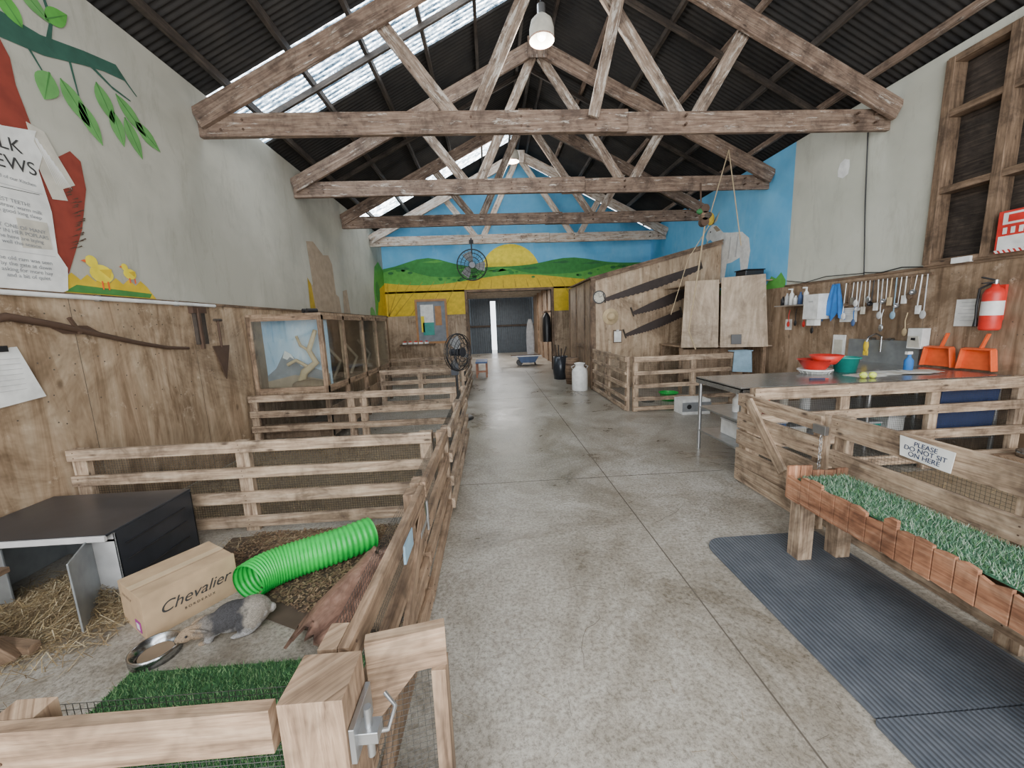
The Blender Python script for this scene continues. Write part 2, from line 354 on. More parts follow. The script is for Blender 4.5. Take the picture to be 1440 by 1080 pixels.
# back mural
YM=YB-.004
def bp(o_,pts,k,lv): o_.prism([(x,YM-.002*lv,z) for x,z in pts],(0,.0015,0),k)
def arcpts(f,x0,x1,n=24): return [(x0+(x1-x0)*i/n,f(x0+(x1-x0)*i/n)) for i in range(n+1)]
o=O('hillside_mural')
bp(o,[(.7+.95*math.cos(a*math.pi/18),3.05+.95*math.sin(a*math.pi/18)) for a in range(0,19)],'yellow',1)
h1=lambda x:3.32+.33*math.exp(-((x+1.9)/.9)**2)+.22*math.exp(-((x-2.6)/1.0)**2)
bp(o,arcpts(h1,XL,XR)+[(XR,2.8),(XL,2.8)],'grn',2)
h2=lambda x:3.05+.3*math.exp(-((x+2.8)/.7)**2)+.25*math.exp(-((x-.4)/.7)**2)+.25*math.exp(-((x-4)/.8)**2)
bp(o,arcpts(h2,XL,XR)+[(XR,2.75),(XL,2.75)],'grn2',3)
h3=lambda x:2.95+.12*math.sin(x*1.1+.6)
bp(o,arcpts(h3,XL,XR)+[(XR,2.6),(XL,2.6)],'ochre',4)
bp(o,[(XL,1.9),(D0-.08,1.9),(D0-.08,2.66),(XL,2.66)],'ochre',4);bp(o,[(D1+.08,1.9),(XR,1.9),(XR,2.66),(D1+.08,2.66)],'ochre',4)
for i in range(24):
    x=XL+.1+i*.36
    a=(x,2.93);b=(x+(x-.6)*.35,1.92)
    if D0-.2<b[0]<D1+.2 or D0-.1<x<D1+.1: b=(x+(x-.6)*.1,2.68)
    b=(max(XL+.05,min(XR-.05,b[0])),b[1])
    bp(o,[a,(a[0]+.015,a[1]),(b[0]+.04,b[1]),(b[0],b[1])],'ochred',5)
for i in range(34):
    x=U(XL+.2,XR-.3);z=h2(x)-.04-U(0,.08);s_=U(.5,1)
    bp(o,[(x+.09*s_*math.cos(t*.7),z+.045*s_*math.sin(t*.7)) for t in range(9)],random.choice(['grn3','grn','grn3']),5)
for i in range(8):
    x=XL+.5+i*1.0;z=h1(x)-.12;bp(o,[(x-.3,z),(x+.2,z+.06),(x+.35,z),(x+.1,z-.03)],random.choice(['grn2','grn3']),3)
o.fin()
o=O('side_wall_mural')
x=XL+.004
o.prism([(x,11.35,1.93),(x,YB,1.93),(x,YB,3.3),(x,12.0,3.5),(x,11.6,3.3),(x,11.35,2.7)],(.001,0,0),'grn2')
o.prism([(x+.002,11.5,1.93),(x+.002,YB,1.93),(x+.002,YB,2.9),(x+.002,11.9,2.7)],(.001,0,0),'ochre')
o.prism([(x+.004,11.7+.22*math.cos(t*.5),2.6+.3*math.sin(t*.5)) for t in range(12)],(.001,0,0),'grn')
o.fin()
o=O('window_2')
xa,xb,za,zb=-2.29,-1.42,1.08,2.33
for q in((xa-.06,xb+.06,zb,zb+.07),(xa-.06,xb+.06,za-.07,za),(xa-.06,xa,za,zb),(xb,xb+.06,za,zb)): o.box(q[0],q[1],YB-.06,YB-.018,q[2],q[3],'amber')
o.box(xa,xb,YB-.03,YB-.018,za,zb,'mount');o.box(xa+.1,xa+.5,YB-.035,YB-.03,za+.6,za+1.15,'white');o.box(xa+.15,xa+.5,YB-.04,YB-.031,za+.2,za+.6,'teal');o.box(xa+.1,xa+.2,YB-.04,YB-.031,za+.3,za+.8,'yellow');o.box(xa+.55,xa+.75,YB-.04,YB-.031,za+.5,za+1.1,'amber')
o.fin()
o=O('wall_ledge_with_punnets');o.box(xa-.6,xa+.5,YB-.2,YB-.01,.98,1.02,'frame');
for i in range(5): o.box(xa-.5+i*.17,xa-.38+i*.17,YB-.17,YB-.05,1.02,1.08,'white');o.ell((xa-.44+i*.17,YB-.11,1.09),(.05,.05,.03),'red',nu=8,nv=6)
o.fin()
# goat mural
o=O('goat_mural');xg=XR-.004
def rp(pts,k,lv=0): o.prism([(xg-.002*lv,y,z) for y,z in pts],(-.0012,0,0),k)
rp([(6.67,2.0)]+[(6.67+i*.12,2.12+.1*(i%2)+.06*math.sin(i)) for i in range(30)]+[(10.2,2.0)],'grn2')
rp([(9.30,3.40),(9.22,3.52),(9.05,3.62),(8.85,3.55),(8.6,3.35),(8.3,3.28),(7.95,3.22),(7.72,3.05),(7.66,2.8),(7.74,2.3),(7.9,2.3),(7.98,2.72),(8.25,2.66),(8.42,2.66),(8.5,2.25),(8.66,2.25),(8.72,2.75),(8.85,2.9),(8.95,3.2),(9.1,3.3),(9.22,3.28)],'white',1)
rp([(9.1,3.6),(9.0,3.62),(8.75,3.85),(8.85,3.66)],'cream',2);rp([(9.0,3.55),(8.88,3.56),(8.7,3.42),(8.85,3.42)],'brown2',2)
rp([(9.25,3.3),(9.2,3.28),(9.2,3.1),(9.26,3.2)],'cream',2);rp([(9.1+.03*math.cos(t),3.47+.02*math.sin(t)) for t in range(6)],'black',3)
for yy in (8.05,8.3): rp([(yy,3.2),(yy+.03,3.2),(yy+.1,2.75),(yy+.05,2.75)],'lgrey',2)
o.fin()
# left wall mural
xw=XL+.004
o=O('tree_and_bird_mural')
def lp(pts,k,lv=0): o.prism([(xw+.002*lv,y,z) for y,z in pts],(.0012,0,0),k)
lp([(2.7,3.75),(3.0,3.78),(3.41,3.80),(3.74,3.90),(4.03,3.97),(4.12,3.88),(3.9,3.84),(3.72,3.78),(3.41,3.66),(3.1,3.6),(2.7,3.6)],'branch',1)
for a,b,w in (((3.74,3.83),(3.95,3.74),.03),((3.95,3.74),(4.12,3.72),.02),((3.45,3.75),(3.52,3.98),.04),((3.52,3.95),(3.46,4.25),.03),((3.3,3.66),(3.38,3.52),.02),((3.6,3.74),(3.62,3.5),.02),((4.05,3.92),(4.2,3.80),.02)):
    dy,dz=b[0]-a[0],b[1]-a[1];L=math.hypot(dy,dz);ny,nz=-dz/L*w/2,dy/L*w/2
    lp([(a[0]+ny,a[1]+nz),(b[0]+ny*.5,b[1]+nz*.5),(b[0]-ny*.5,b[1]-nz*.5),(a[0]-ny,a[1]-nz)],'branch',2)
def leaf(y,z,L,w,ang,k='leaf'):
    L*=1.2;w*=1.35
    c,s_=math.cos(ang),math.sin(ang);pts=[]
    for i in range(9):
        t=i/8;pts.append((t*L-L/2,w/2*math.sin(math.pi*t**.85)))
    for i in range(7,0,-1):
        t=i/8;pts.append((t*L-L/2,-w/2*math.sin(math.pi*t**.85)))
    lp([(y+p*c-q*s_,z+p*s_+q*c) for p,q in pts],k,3)
    lp([(y+p*c-q*s_,z+p*s_+q*c) for p,q in ((-L/2,.006),(L/2,0),(-L/2,-.006))],'leafd',4)
for a in ((3.22,3.86,.2,.1,2.2),(3.1,3.98,.22,.09,.8),(3.40,4.0,.2,.09,-.6),(3.56,4.02,.2,.09,.7),(3.38,3.44,.2,.12,-1.9),(3.58,3.42,.27,.11,-1.0),(3.68,3.32,.26,.1,-1.1),(3.85,3.56,.25,.11,-1.2),(3.93,3.40,.24,.1,-1.35),(4.1,3.58,.3,.1,-.75),(4.08,3.38,.28,.1,-1.2),(4.25,3.47,.25,.1,-.6)): leaf(*a,k=random.choice(['leaf','grn2','leaf']))
lp([(2.6,3.65),(3.13,3.60),(3.17,3.5),(3.17,3.33),(3.22,3.07),(3.1,2.95),(2.6,2.9)],'bird',1)
lp([(3.35,2.93),(3.46,3.02),(3.53,2.97),(3.53,2.76),(3.43,2.42),(3.26,2.06),(3.2,2.1),(3.15,2.5),(3.2,2.8)],'bird',1)
for i in range(40):
    t=i/40;yy=3.25+.14*math.sin(t*3+.3)+U(-.02,.06);zz=2.25+.65*t;lp([(yy,zz),(yy+.05,zz+.03),(yy+.055,zz+.022)],'rust',2)
lp([(3.18,3.1),(3.29,3.08),(3.36,2.92),(3.44,2.76),(3.34,2.70),(3.36,2.62),(3.25,2.60),(3.2,2.8)],'cream',4)
for i in range(8): lp([(3.2+.02*i,3.04-.03*i),(3.21+.02*i,3.04-.03*i),(3.30+.015*i,2.72-.0*i)],'white',5)
lp([(3.22,2.08)]+[(3.22+.06*i,2.02+.05*(i%2)) for i in range(13)]+[(4.02,1.915),(3.2,1.915)],'ochre',1)
lp([(3.3,1.98),(3.98,1.96),(3.95,1.92),(3.2,1.92)],'leafd',2)
for cy,cz,s_ in((3.52,2.09,1),(3.78,2.12,.62)):
    lp([(cy+.1*s_*math.cos(t*.45),cz+.075*s_*math.sin(t*.45)) for t in range(14)],'yellow',3)
    lp([(cy-.07*s_+.05*s_*math.cos(t*.6),cz+.09*s_+.05*s_*math.sin(t*.6)) for t in range(11)],'yellow',4)
    lp([(cy-.12*s_,cz+.1*s_),(cy-.16*s_,cz+.085*s_),(cy-.12*s_,cz+.075*s_)],'orange',5)
    lp([(cy-.02*s_,cz+.03*s_),(cy+.09*s_,cz+.05*s_),(cy+.06*s_,cz-.03*s_)],'ochre',5)
    for q in(-.02,.03): lp([(cy+q,cz-.06*s_),(cy+q+.012,cz-.06*s_),(cy+q+.012,cz-.13*s_),(cy+q,cz-.13*s_)],'orange',5)
lp([(7.35,1.92),(7.38,2.35),(7.5,2.4),(7.42,3.15),(7.7,3.2),(8.1,3.02),(8.35,3.06),(8.5,2.9),(8.55,2.3),(8.7,2.25),(8.75,1.92)],'brown2',1)
lp([(8.9,1.92),(8.95,2.4),(9.2,2.45),(9.3,1.92)],'brown2',1);lp([(7.28,1.92),(7.3,2.5),(7.42,2.4),(7.5,1.92)],'ochred',2)
lp([(10.8,1.92),(10.85,2.1),(11,2.15),(11.2,2.05),(11.3,1.92)],'leaf',2)
mur=o.fin()
o=O('newspaper_mural')
def np_(pts,k,lv): o.prism([(xw+.012+.002*lv,y,z) for y,z in pts],(.0012,0,0),k)
np_([(2.55,3.03),(3.02,3.0),(3.23,3.06),(3.2,2.98),(3.24,2.9),(3.19,2.78),(3.22,2.5),(3.2,2.2),(3.25,2.1),(3.22,1.93),(2.55,1.62)],'paper',0)
np_([(2.95,1.9),(3.05,1.75),(2.9,1.7),(2.7,1.5),(2.6,1.6)],'paper',1)
np_([(2.65,2.56),(3.16,2.6),(3.16,2.604),(2.65,2.564)],'ink',1)
for z in (2.16,2.6): np_([(2.6,z),(3.18,z+.01),(3.18,z+.014),(2.6,z+.004)],'lgrey',1)
np_([(2.98,2.40),(3.17,2.41),(3.17,2.22),(2.98,2.2)],'cream',1)
nw=o.fin()
def ltext(st,sz,y,z,k='ink',rot=0): text(nw,st,sz,(xw+.018,y,z),(0,math.cos(rot),math.sin(rot)),(0,-math.sin(rot),math.cos(rot)),k)
ltext('FOLK\n  NEWS',.125,2.96,2.82,rot=.06);ltext('Who is afraid of our Kitchen',.032,2.96,2.66,'grey');ltext('BEST TEETH!\nfresh straw, warm milk\nand a good long sleep',.036,2.98,2.47,'grey')
ltext('JUST ONE OF MANY\nNAP IN HER POPLARS\nthe hens are laying\nwell this season',.036,2.98,2.28,'grey');ltext('the old ram was seen\nby the gate at dawn\nasking for more hay\nand a bit of quiet',.038,2.98,2.06,'grey')
# left wall fittings
o=O('wall_conduit_pipe');o.cyl((XL+.05,1.0,1.88),(XL+.05,4.75,1.88),.018,'white',n=10)
for y in(1.4,2.6,3.4,4.2): o.box(XL+.02,XL+.06,y,y+.02,1.855,1.905,'metal')
o.fin()
o=O('antique_scythe_handle')
o.tube([(XL+.05,2.5,1.66),(XL+.05,2.77,1.72),(XL+.05,3.07,1.66),(XL+.05,3.3,1.60),(XL+.05,3.7,1.50),(XL+.05,4.0,1.44),(XL+.05,4.26,1.42)],.02,'rust',n=8,rf=lambda t:.03-.016*t)
o.prism([(XL+.035,3.0,1.66),(XL+.035,3.28,1.66),(XL+.035,3.4,1.585),(XL+.035,3.1,1.60)],(.01,0,0),'rust')
o.beam((XL+.06,3.14,1.72),(XL+.06,3.2,1.60),.02,.02,'rust');o.fin()
o=O('wall_tool_bracket');o.box(XL+.02,XL+.07,4.38,4.58,1.79,1.86,'rust');o.box(XL+.02,XL+.06,4.42,4.56,1.45,1.8,'dark');o.box(XL+.05,XL+.08,4.44,4.47,1.40,1.84,'rust');o.fin()
o=O('rusty_digging_spade')
o.prism([(XL+.03,4.64,1.42),(XL+.03,4.92,1.42),(XL+.03,4.79,1.02)],(.012,0,0),'rust');o.cyl((XL+.04,4.78,1.4),(XL+.04,4.78,1.72),.012,'rust');o.cyl((XL+.04,4.72,1.72),(XL+.04,4.84,1.72),.015,'dark');o.fin()
o=O('pinned_notice_sheet');o.prism([(XL+.03,2.5,1.50),(XL+.03,2.80,1.52),(XL+.035,2.90,1.16),(XL+.03,2.55,1.12)],(.003,0,0),'paper');o.box(XL+.03,XL+.045,2.66,2.74,1.49,1.53,'black')
for i in range(7): o.box(XL+.034,XL+.036,2.62,2.80,1.44-i*.035,1.443-i*.035,'lgrey')
o.fin()
# ------------------------------------------------------------ left pens
fence('wooden_pen_fence',(-3.2,2.98),(-.5,2.98),posts=(0,.46,1),side=-1,pw=.1).fin(.004)
fence('wooden_pen_fence',(-3.2,5.15),(-.5,5.15),posts=(0,.48,.54,1),side=-1).fin(.004)
fence('wooden_pen_fence',(-2.2,7.6),(-.66,7.6),posts=(0,.5,1),side=-1,sp=.035,wr=.0018).fin()
fence('wooden_pen_fence',(-.6,7.6),(-.6,10.3),posts=(0,.5,1),side=-1,sp=.035,wr=.0018).fin()
fence('wooden_pen_fence',(-3.1,10.4),(-.6,10.4),posts=(0,.5,1),side=-1,sp=.05).fin()
fence('wooden_pen_fence',(-.44,1.95),(-.44,3.0),posts=(0,1),side=-1,pw=.09,k='fence2',wr=.0015).fin(.004)
fence('wooden_pen_fence',(-.42,3.05),(-.42,5.2),posts=(0,.48,.54,1),side=-1,wr=.0017).fin(.004)
o=fence('wooden_pen_gate',(-.46,.9),(-.44,1.92),posts=(0,.93),side=-1,k='fence2',wr=.0014)
o.beam((-.395,.96,.1),(-.385,1.85,.62),.02,.08,'fence2')
o.box(-.395,-.375,1.72,1.9,.55,.58,'metal');o.cyl((-.375,1.9,.5),(-.375,1.9,.66),.008,'metal');o.box(-.395,-.385,1.45,1.6,.6,.68,'cloth2')
o.fin(.004)
o=O('gate_stub_panel');o.beam((-.38,.945,.66),(-.17,.985,.66),.035,.12,'fence2');o.beam((-.19,.98,0),(-.19,.98,.6),.04,.06,'fence2');o.beam((-.38,.945,.1),(-.17,.985,.1),.03,.09,'fence2');o.prism([(-.38,.93,.6),(-.38,.93,.45),(-.25,.955,.6)],(0,.03,0),'fence2');wires(o,(-.38,.96),(-.19,1.0),.1,.6,.018,.0014)
o.fin(.004)
o=fence('wooden_pen_fence',(-3.2,.80),(-.52,.80),posts=(0,.33,.66,.79),side=-1,sp=.016,wr=.0014,toph=.11,rh=.09,rails=(.69,.06),k='fence2')
o.beam((-1.25,.735,.12),(-.98,.735,.62),.03,.09,'fence2')
o.box(-.50,-.36,.74,.87,0,.755,'fence2')
o.box(-.36,-.30,.76,.80,.61,.64,'metal');o.cyl((-.325,.78,.56),(-.325,.78,.69),.009,'metal');o.box(-.358,-.345,.745,.865,.58,.67,'metal');o.tube([(-.33,.78,.62),(-.29,.80,.60),(-.28,.84,.62),(-.31,.86,.64)],.006,'metal',n=6)
o.fin(.006)
# hutch
o=O('metal_rabbit_hutch')
x0,x1,y0,y1,h=-3.18,-2.24,2.2,2.78,.45
o.box(x0,x1,y0-.05,y1,h-.015,h,'blackm')
o.beam((x0,y0-.05,h-.02),(x1,y0-.05,h-.02),.02,.035,'lgrey')
o.box(x1-.012,x1,y0,y1,0,h-.015,'blackm');o.box(x0,x0+.012,y0,y1,0,h-.015,'skin2');o.box(x0,x1,y1-.012,y1,0,h-.015,'skin2')
o.box(x0,x0+.30,y0,y0+.012,.03,h-.015,'skin2');o.box(x0+.3,x1,y0,y0+.012,.38,h-.015,'lgrey')
o.box(x1-.16,x1,y0,y0+.012,0,h-.05,'lgrey')
o.prism([(x1-.14,y0-.005,.02),(x1-.14,y0-.005,.42),(x1+.02,y0-.28,.42),(x1+.02,y0-.28,.02)],(.008,.004,0),'skin2')
for z in(.12,.24,.34): o.beam((x1+.004,y0+.05,z),(x1+.004,y0+.5,z),.01,.008,'black')
o.fin(.003)
# cardboard box
o=O('cardboard_box')
A=V((-1.84,1.86,0));dx=V((.545,.839,0));dy=V((-.839,.545,0));Lb,Wb,Hb=.43,.32,.24
def q(a,b,z): return A+dx*a+dy*b+V((0,0,z))
o.beam(q(0,Wb/2,Hb/2),q(Lb,Wb/2,Hb/2),Wb,Hb,'card')
o.beam(q(0,Wb/2,Hb+.001),q(Lb,Wb/2,Hb+.001),.05,.002,'tape')
o.beam(q(0,.01,Hb+.003),q(Lb,.01,Hb+.003),.02,.004,'card');o.beam(q(0,Wb/2-.04,Hb+.0015),q(Lb,Wb/2-.04,Hb+.0015),.003,.002,'brown')
o.beam(q(-.002,.06,.05),q(-.002,.13,.05),.003,.06,'purple');o.beam(q(-.003,.075,.05),q(-.003,.115,.05),.003,.035,'white')
cb=o.fin(.002)
text(cb,'Chevalier',.085,q(Lb*.52,-.002,.13),dx,(0,0,1),'ink').data.shear=.4
text(cb,'B O R D E A U X',.02,q(Lb*.55,-.002,.07),dx,(0,0,1),'ink')
text(cb,'THIS SIDE UP',.022,q(-.002,.2,.18),-dy,(0,0,1),'brown')
# tunnel
o=O('corrugated_play_tunnel')
ctrl=[V((-1.48,2.12,.115)),V((-1.42,2.34,.115)),V((-1.20,2.34,.115)),V((-.92,2.60,.115))]
def bez(c,t): return c[0]*(1-t)**3+c[1]*3*t*(1-t)**2+c[2]*3*t*t*(1-t)+c[3]*t**3
N=150
pts=[bez(ctrl,i/N) for i in range(N+1)]
o.tube(pts,.1,'green',n=32,rf=lambda t:.110+.004*math.sin(t*N*2*math.pi/5))
o.tube(pts,.1,'green',n=32,rf=lambda t:.104+.004*math.sin(t*N*2*math.pi/5))
o.fin()
def half(o,p0,p1,r,k,a0=-.2,a1=math.pi+.2,jag=.03,N=20,Mm=14):
    p0=V(p0);p1=V(p1);d=(p1-p0).normalized();x=d.cross(V((0,0,1))).normalized();vs=[]
    jg=[(U(-jag,jag),U(-jag,jag)) for _ in range(Mm+1)];sj=[(U(-.15,.15),U(-.15,.15)) for _ in range(N+1)]
    for rr in(r,r-.014):
        for i in range(N+1):
            for j in range(Mm+1):
                t=i/N;g=(a0+sj[i][0])+((a1+sj[i][1])-(a0+sj[i][0]))*j/Mm
                c=p0.lerp(p1,t)+d*(jg[j][0]*(1-t)+jg[j][1]*t)
                rj=rr+.006*math.sin(j*2.3+i*.3)+.01*math.sin(t*5)
                vs.append(c+x*math.cos(g)*rj+V((0,0,1))*max(math.sin(g)*rj,-.0+.003))
    n1=(N+1)*(Mm+1);fs=[]
    for q_ in(0,n1):
        fs+=[(q_+i*(Mm+1)+j,q_+i*(Mm+1)+j+1,q_+(i+1)*(Mm+1)+j+1,q_+(i+1)*(Mm+1)+j) for i in range(N) for j in range(Mm)]
    for i in range(N):
        for j in(0,Mm): fs.append((i*(Mm+1)+j,(i+1)*(Mm+1)+j,n1+(i+1)*(Mm+1)+j,n1+i*(Mm+1)+j))
    for j in range(Mm):
        for i in(0,N): fs.append((i*(Mm+1)+j,i*(Mm+1)+j+1,n1+i*(Mm+1)+j+1,n1+i*(Mm+1)+j))
    o.add(vs,fs,k,None,True)
o=O('hollow_bark_log');half(o,(-.95,1.70,.01),(-.80,2.38,.02),.12,'bark',.0,math.pi*.95,.05);half(o,(-.68,1.75,.01),(-.62,2.3,.02),.09,'brown',.3,math.pi);o.fin()
def scatter(name,n,fn,k,L=(.04,.12),w=.003,tilt=.35,base=None):
    o=O(name)
    if base: base(o)
    for _ in range(n):
        x,y,z=fn();a=U(0,6.283);t=U(-tilt,tilt);l_=U(*L)/2;d=V((math.cos(a)*math.cos(t),math.sin(a)*math.cos(t),math.sin(t)))*l_
        s_=V((-math.sin(a),math.cos(a),0))*w/2;c=V((x,y,max(z,abs(d.z)+.003)))
        o.add([c-d-s_,c-d+s_,c+d+s_,c+d-s_],[(0,1,2,3)],random.choice(k))
    return o.fin()
def gauss(cx,cy,sx,sy,h,lim=None):
    def f():
        while 1:
            x,y=random.gauss(cx,sx),random.gauss(cy,sy)
            if lim is None or(lim[0]<x<lim[1] and lim[2]<y<lim[3]): break
        e=math.exp(-((x-cx)/sx)**2/2-((y-cy)/sy)**2/2);return x,y,U(0,1)*h*e+.004
    return f
M['straw2']=plain('straw_dark',(.20,.14,.075),.9);M['straw3']=plain('straw_pale',(.50,.41,.26),.9)
scatter('straw_pile',8500,gauss(-2.5,2.18,.26,.2,.13,(-3.1,-2.05,1.62,2.72)),['straw','straw2','straw3','straw2'],(.04,.12),.003,.4)
def dirt(o): o.prism([(-1.62,2.28,.003),(-1.35,1.98,.003),(-1.1,1.86,.003),(-.55,1.78,.003),(-.5,2.9,.003),(-1.5,2.88,.003),(-2.05,2.85,.003),(-2.0,2.5,.003)],(0,0,.003),'dirt')
M['chip']=plain('wood_chip',(.18,.11,.065),.9);M['chip2']=plain('wood_chip_dark',(.10,.065,.04),.9);M['chip3']=plain('wood_chip_tan',(.29,.20,.12),.9)
def rect(x0,x1,y0,y1,h=.01): return lambda:(U(x0,x1),U(y0,y1),U(.006,h))
def wedge():
    while 1:
        x,y=U(-1.9,-.5),U(1.8,2.9)
        if y>1.78+max(0,(-.75-x))*.55: return x,y,U(.006,.02)
scatter('bark_chip_bedding',6500,wedge,['chip','chip2','chip','straw2','chip3'],(.012,.032),.009,.4,dirt)
scatter('loose_hay',1300,gauss(-1.2,2.78,.45,.07,.02,(-2.1,-.56,2.6,2.93)),['straw','straw3','straw2'],(.04,.12),.002,.2)
scatter('loose_hay',700,rect(-3.1,-.55,.95,1.6,.008),['straw','straw2'],(.03,.1),.0015,.05)
scatter('pen_bedding',4500,rect(-3.15,-.5,3.1,5.05,.03),['straw','straw2','straw2','chip'],(.04,.12),.004,.3,lambda o:o.box(-3.2,-.5,3.05,5.1,0,.004,'hay'))
scatter('pen_bedding',1500,rect(2.72,5.1,.3,3.3,.03),['straw','straw2','chip'],(.04,.12),.004,.3,lambda o:o.box(2.66,5.15,.2,3.3,0,.004,'hay'))
scatter('aisle_straw_litter',180,rect(-.35,2.2,.8,5,.003),['straw2','joint'],(.02,.09),.0015,.01)
M['turf1']=plain('turf_dark',(.03,.10,.035),.7);M['turf2']=plain('turf_mid',(.07,.19,.06),.7);M['turf3']=plain('turf_light',(.18,.31,.13),.7)
M['turfb']=plain('turf_dark_teal',(.045,.13,.075),.6);M['turfl']=plain('turf_light_teal',(.16,.30,.19),.6);M['turfp']=plain('turf_pale',(.38,.46,.36),.6)
def turf(name,x0,x1,y0,y1,z,n,h,ks):
    o=O(name);o.box(x0,x1,y0,y1,z-.006,z,ks[0])
    for _ in range(n):
        x,y=U(x0,x1),U(y0,y1);a=U(0,6.28);hh=U(.5,1)*h;t=V((U(-1,1)*h*.6,U(-1,1)*h*.6,hh));s_=V((math.cos(a),math.sin(a),0))*.0022
        c=V((x,y,z));o.add([c-s_,c+s_,c+t],[(0,1,2)],random.choice(ks))
    return o
turf('artificial_grass_mat',-1.75,-.56,1.06,1.66,.008,16000,.022,['turf1','turf2','turf2','turf3']).fin()
def bowl(name,c,r,h):
    o=O(name);o.lathe(c,[(0,.004),(r*.7,.004),(r*.72,.012),(r*.95,h-.004),(r,h),(r*1.04,h-.003),(r*1.02,.0),(r*.9,0.0)],'steel',28);o.lathe(c,[(0,.013),(r*.7,.014)],'brown',20);return o.fin()
bowl('steel_food_bowl',(-1.72,1.765,0),.10,.05)
# rabbit
o=O('rabbit')
c0=V((-1.44,1.885,0));hd=V((-.9,-.42,0)).normalized();sd=V((-hd.y,hd.x,0))
RR=Matrix((hd,sd,V((0,0,1)))).transposed()
def re(x,y,z,r,rot=None):
    o.ell(c0+RR@V((x,y,z)),r,'white',RR@(rot.to_matrix() if rot else Matrix.Identity(3)),20,14)
re(-.10,0,.080,(.092,.076,.080));re(-.02,0,.085,(.10,.072,.077));re(.07,0,.070,(.072,.056,.058));re(.125,0,.066,(.05,.040,.042))
re(.172,0,.064,(.046,.034,.034),Euler((0,.45,0)));re(.203,0,.052,(.026,.022,.021),Euler((0,.5,0)));re(.19,.018,.056,.016);re(.19,-.018,.056,.016)
for s_ in(1,-1):
    re(.118,s_*.044,.088,(.050,.020,.009),Euler((s_*.9,-.1,s_*-.5)))
    re(-.09,s_*.056,.05,(.06,.032,.048));re(-.06,s_*.070,.013,(.055,.017,.013));re(.085,s_*.033,.03,(.02,.017,.035));re(.105,s_*.033,.010,(.03,.014,.011))
re(-.188,0,.065,(.024,.022,.026))
rb=o.fin()
mo=rb.modifiers.new('r','REMESH');mo.mode='VOXEL';mo.voxel_size=.0036
ms=rb.modifiers.new('s','SMOOTH');ms.iterations=6;ms.factor=.6
dg=bpy.context.evaluated_depsgraph_get();me=bpy.data.meshes.new_from_object(rb.evaluated_get(dg));rb.modifiers.clear();rb.data=me;me.name='rabbit'
M['fur']=vcol('rabbit_fur',.95);me.materials.clear();me.materials.append(M['fur'])
ca=me.color_attributes.new('Col','FLOAT_COLOR','POINT')
from mathutils import noise as MN
def sst(a,b,x):
    t=max(0,min(1,(x-a)/(b-a)));return t*t*(3-2*t)
def lerp3(a,b,t): return tuple(p*(1-t)+q_*t for p,q_ in zip(a,b))
for i,v_ in enumerate(me.vertices):
    p=RR.transposed()@(v_.co-c0);nz=MN.noise(v_.co*28)*.03+MN.noise(v_.co*80)*.012
    x=p.x+nz
    c=(.055,.053,.056)
    c=lerp3((.30,.265,.22),c,sst(-.10,-.06,x))
    c=lerp3(c,(.19,.17,.15),sst(.05,.09,x))
    c=lerp3(c,(.33,.24,.16),sst(.10,.14,x))
    c=lerp3(c,(.32,.31,.30),sst(.055,.025,p.z+nz) if x<.1 else 0)
    c=lerp3((.45,.43,.40),c,sst(-.195,-.17,x))
    ca.data[i].color=(*c,1)
    v_.co+=v_.normal*(MN.noise(v_.co*90)*.0012+MN.noise(v_.co*260)*.0009)
for p in me.polygons: p.use_smooth=True
o=O('eyes')
for s_ in(1,-1): o.ell(c0+RR@V((.172,s_*.032,.072)),.0065,'black')
ee=o.fin();ee.parent=rb
o=O('wooden_ramp_frame')
o.beam((-2.42,1.80,0),(-2.62,1.72,.36),.05,.06,'frame');o.beam((-2.95,1.95,.03),(-2.35,1.83,.03),.05,.06,'frame');o.beam((-2.95,1.55,.03),(-2.40,1.62,.03),.05,.06,'frame')
o.beam((-2.75,1.9,0),(-2.62,1.72,.38),.05,.05,'frame');o.beam((-2.62,1.45,.37),(-2.62,2.0,.37),.06,.03,'frame');o.beam((-2.4,1.55,0),(-2.62,1.55,.36),.05,.05,'frame');o.fin(.003)
# vivarium
o=O('glass_vivarium_cabinet')
x0,x1,y0,y1,z0,z1=-3.22,-2.25,5.32,8.6,.74,1.76
for x in(x0+.03,x1-.03): 
    for y in((y0+.03,) if x<-3 else (y0+.03,6.1,7.0,7.8,y1-.03)): o.box(x-.03,x+.03,y-.03,y+.03,0,z1,'fence2')
o.box(x0,x1,y0,y1,z1,z1+.03,'ply2');o.box(x0,x1,y0,y1,z0-.03,z0,'ply2')
for z in(z0+.03,z1-.03): o.box(x0,x1,y0,y0+.04,z-.03,z+.03,'fence2');o.box(x1-.04,x1,y0,y1,z-.03,z+.03,'fence2')
o.box(x1-.03,x1,y0,y1,.1,.5,'ply2');o.box(x0,x1,y0,y0+.03,.1,.3,'ply2')
o.box(x0,x0+.02,y0,y1,z0,z1,'brown');o.box(x0,x1,y1-.02,y1,z0,z1,'brown')
o.box(x0+.05,x1-.06,y0+.012,y0+.016,z0,z1,'glass');o.box(x1-.016,x1-.012,y0+.06,y1,z0,z1,'glass')
yb=5.62
M['vsky']=wallp('painted_backdrop_sky',(.30,.48,.70),(.55,.68,.80),(.85,.87,.89))
o.box(x0+.02,x1-.06,yb,yb+.02,z0,z1-.02,'vsky')
o.prism([(x0+.02,yb-.01,z0),(x0+.02,yb-.01,z0+.2),(x0+.15,yb-.01,z0+.3),(x0+.3,yb-.01,z0+.55),(x0+.38,yb-.01,z0+.50),(x0+.5,yb-.01,z0+.32),(x0+.7,yb-.01,z0+.28),(x1-.08,yb-.01,z0+.2),(x1-.08,yb-.01,z0)],(0,.003,0),'mount')
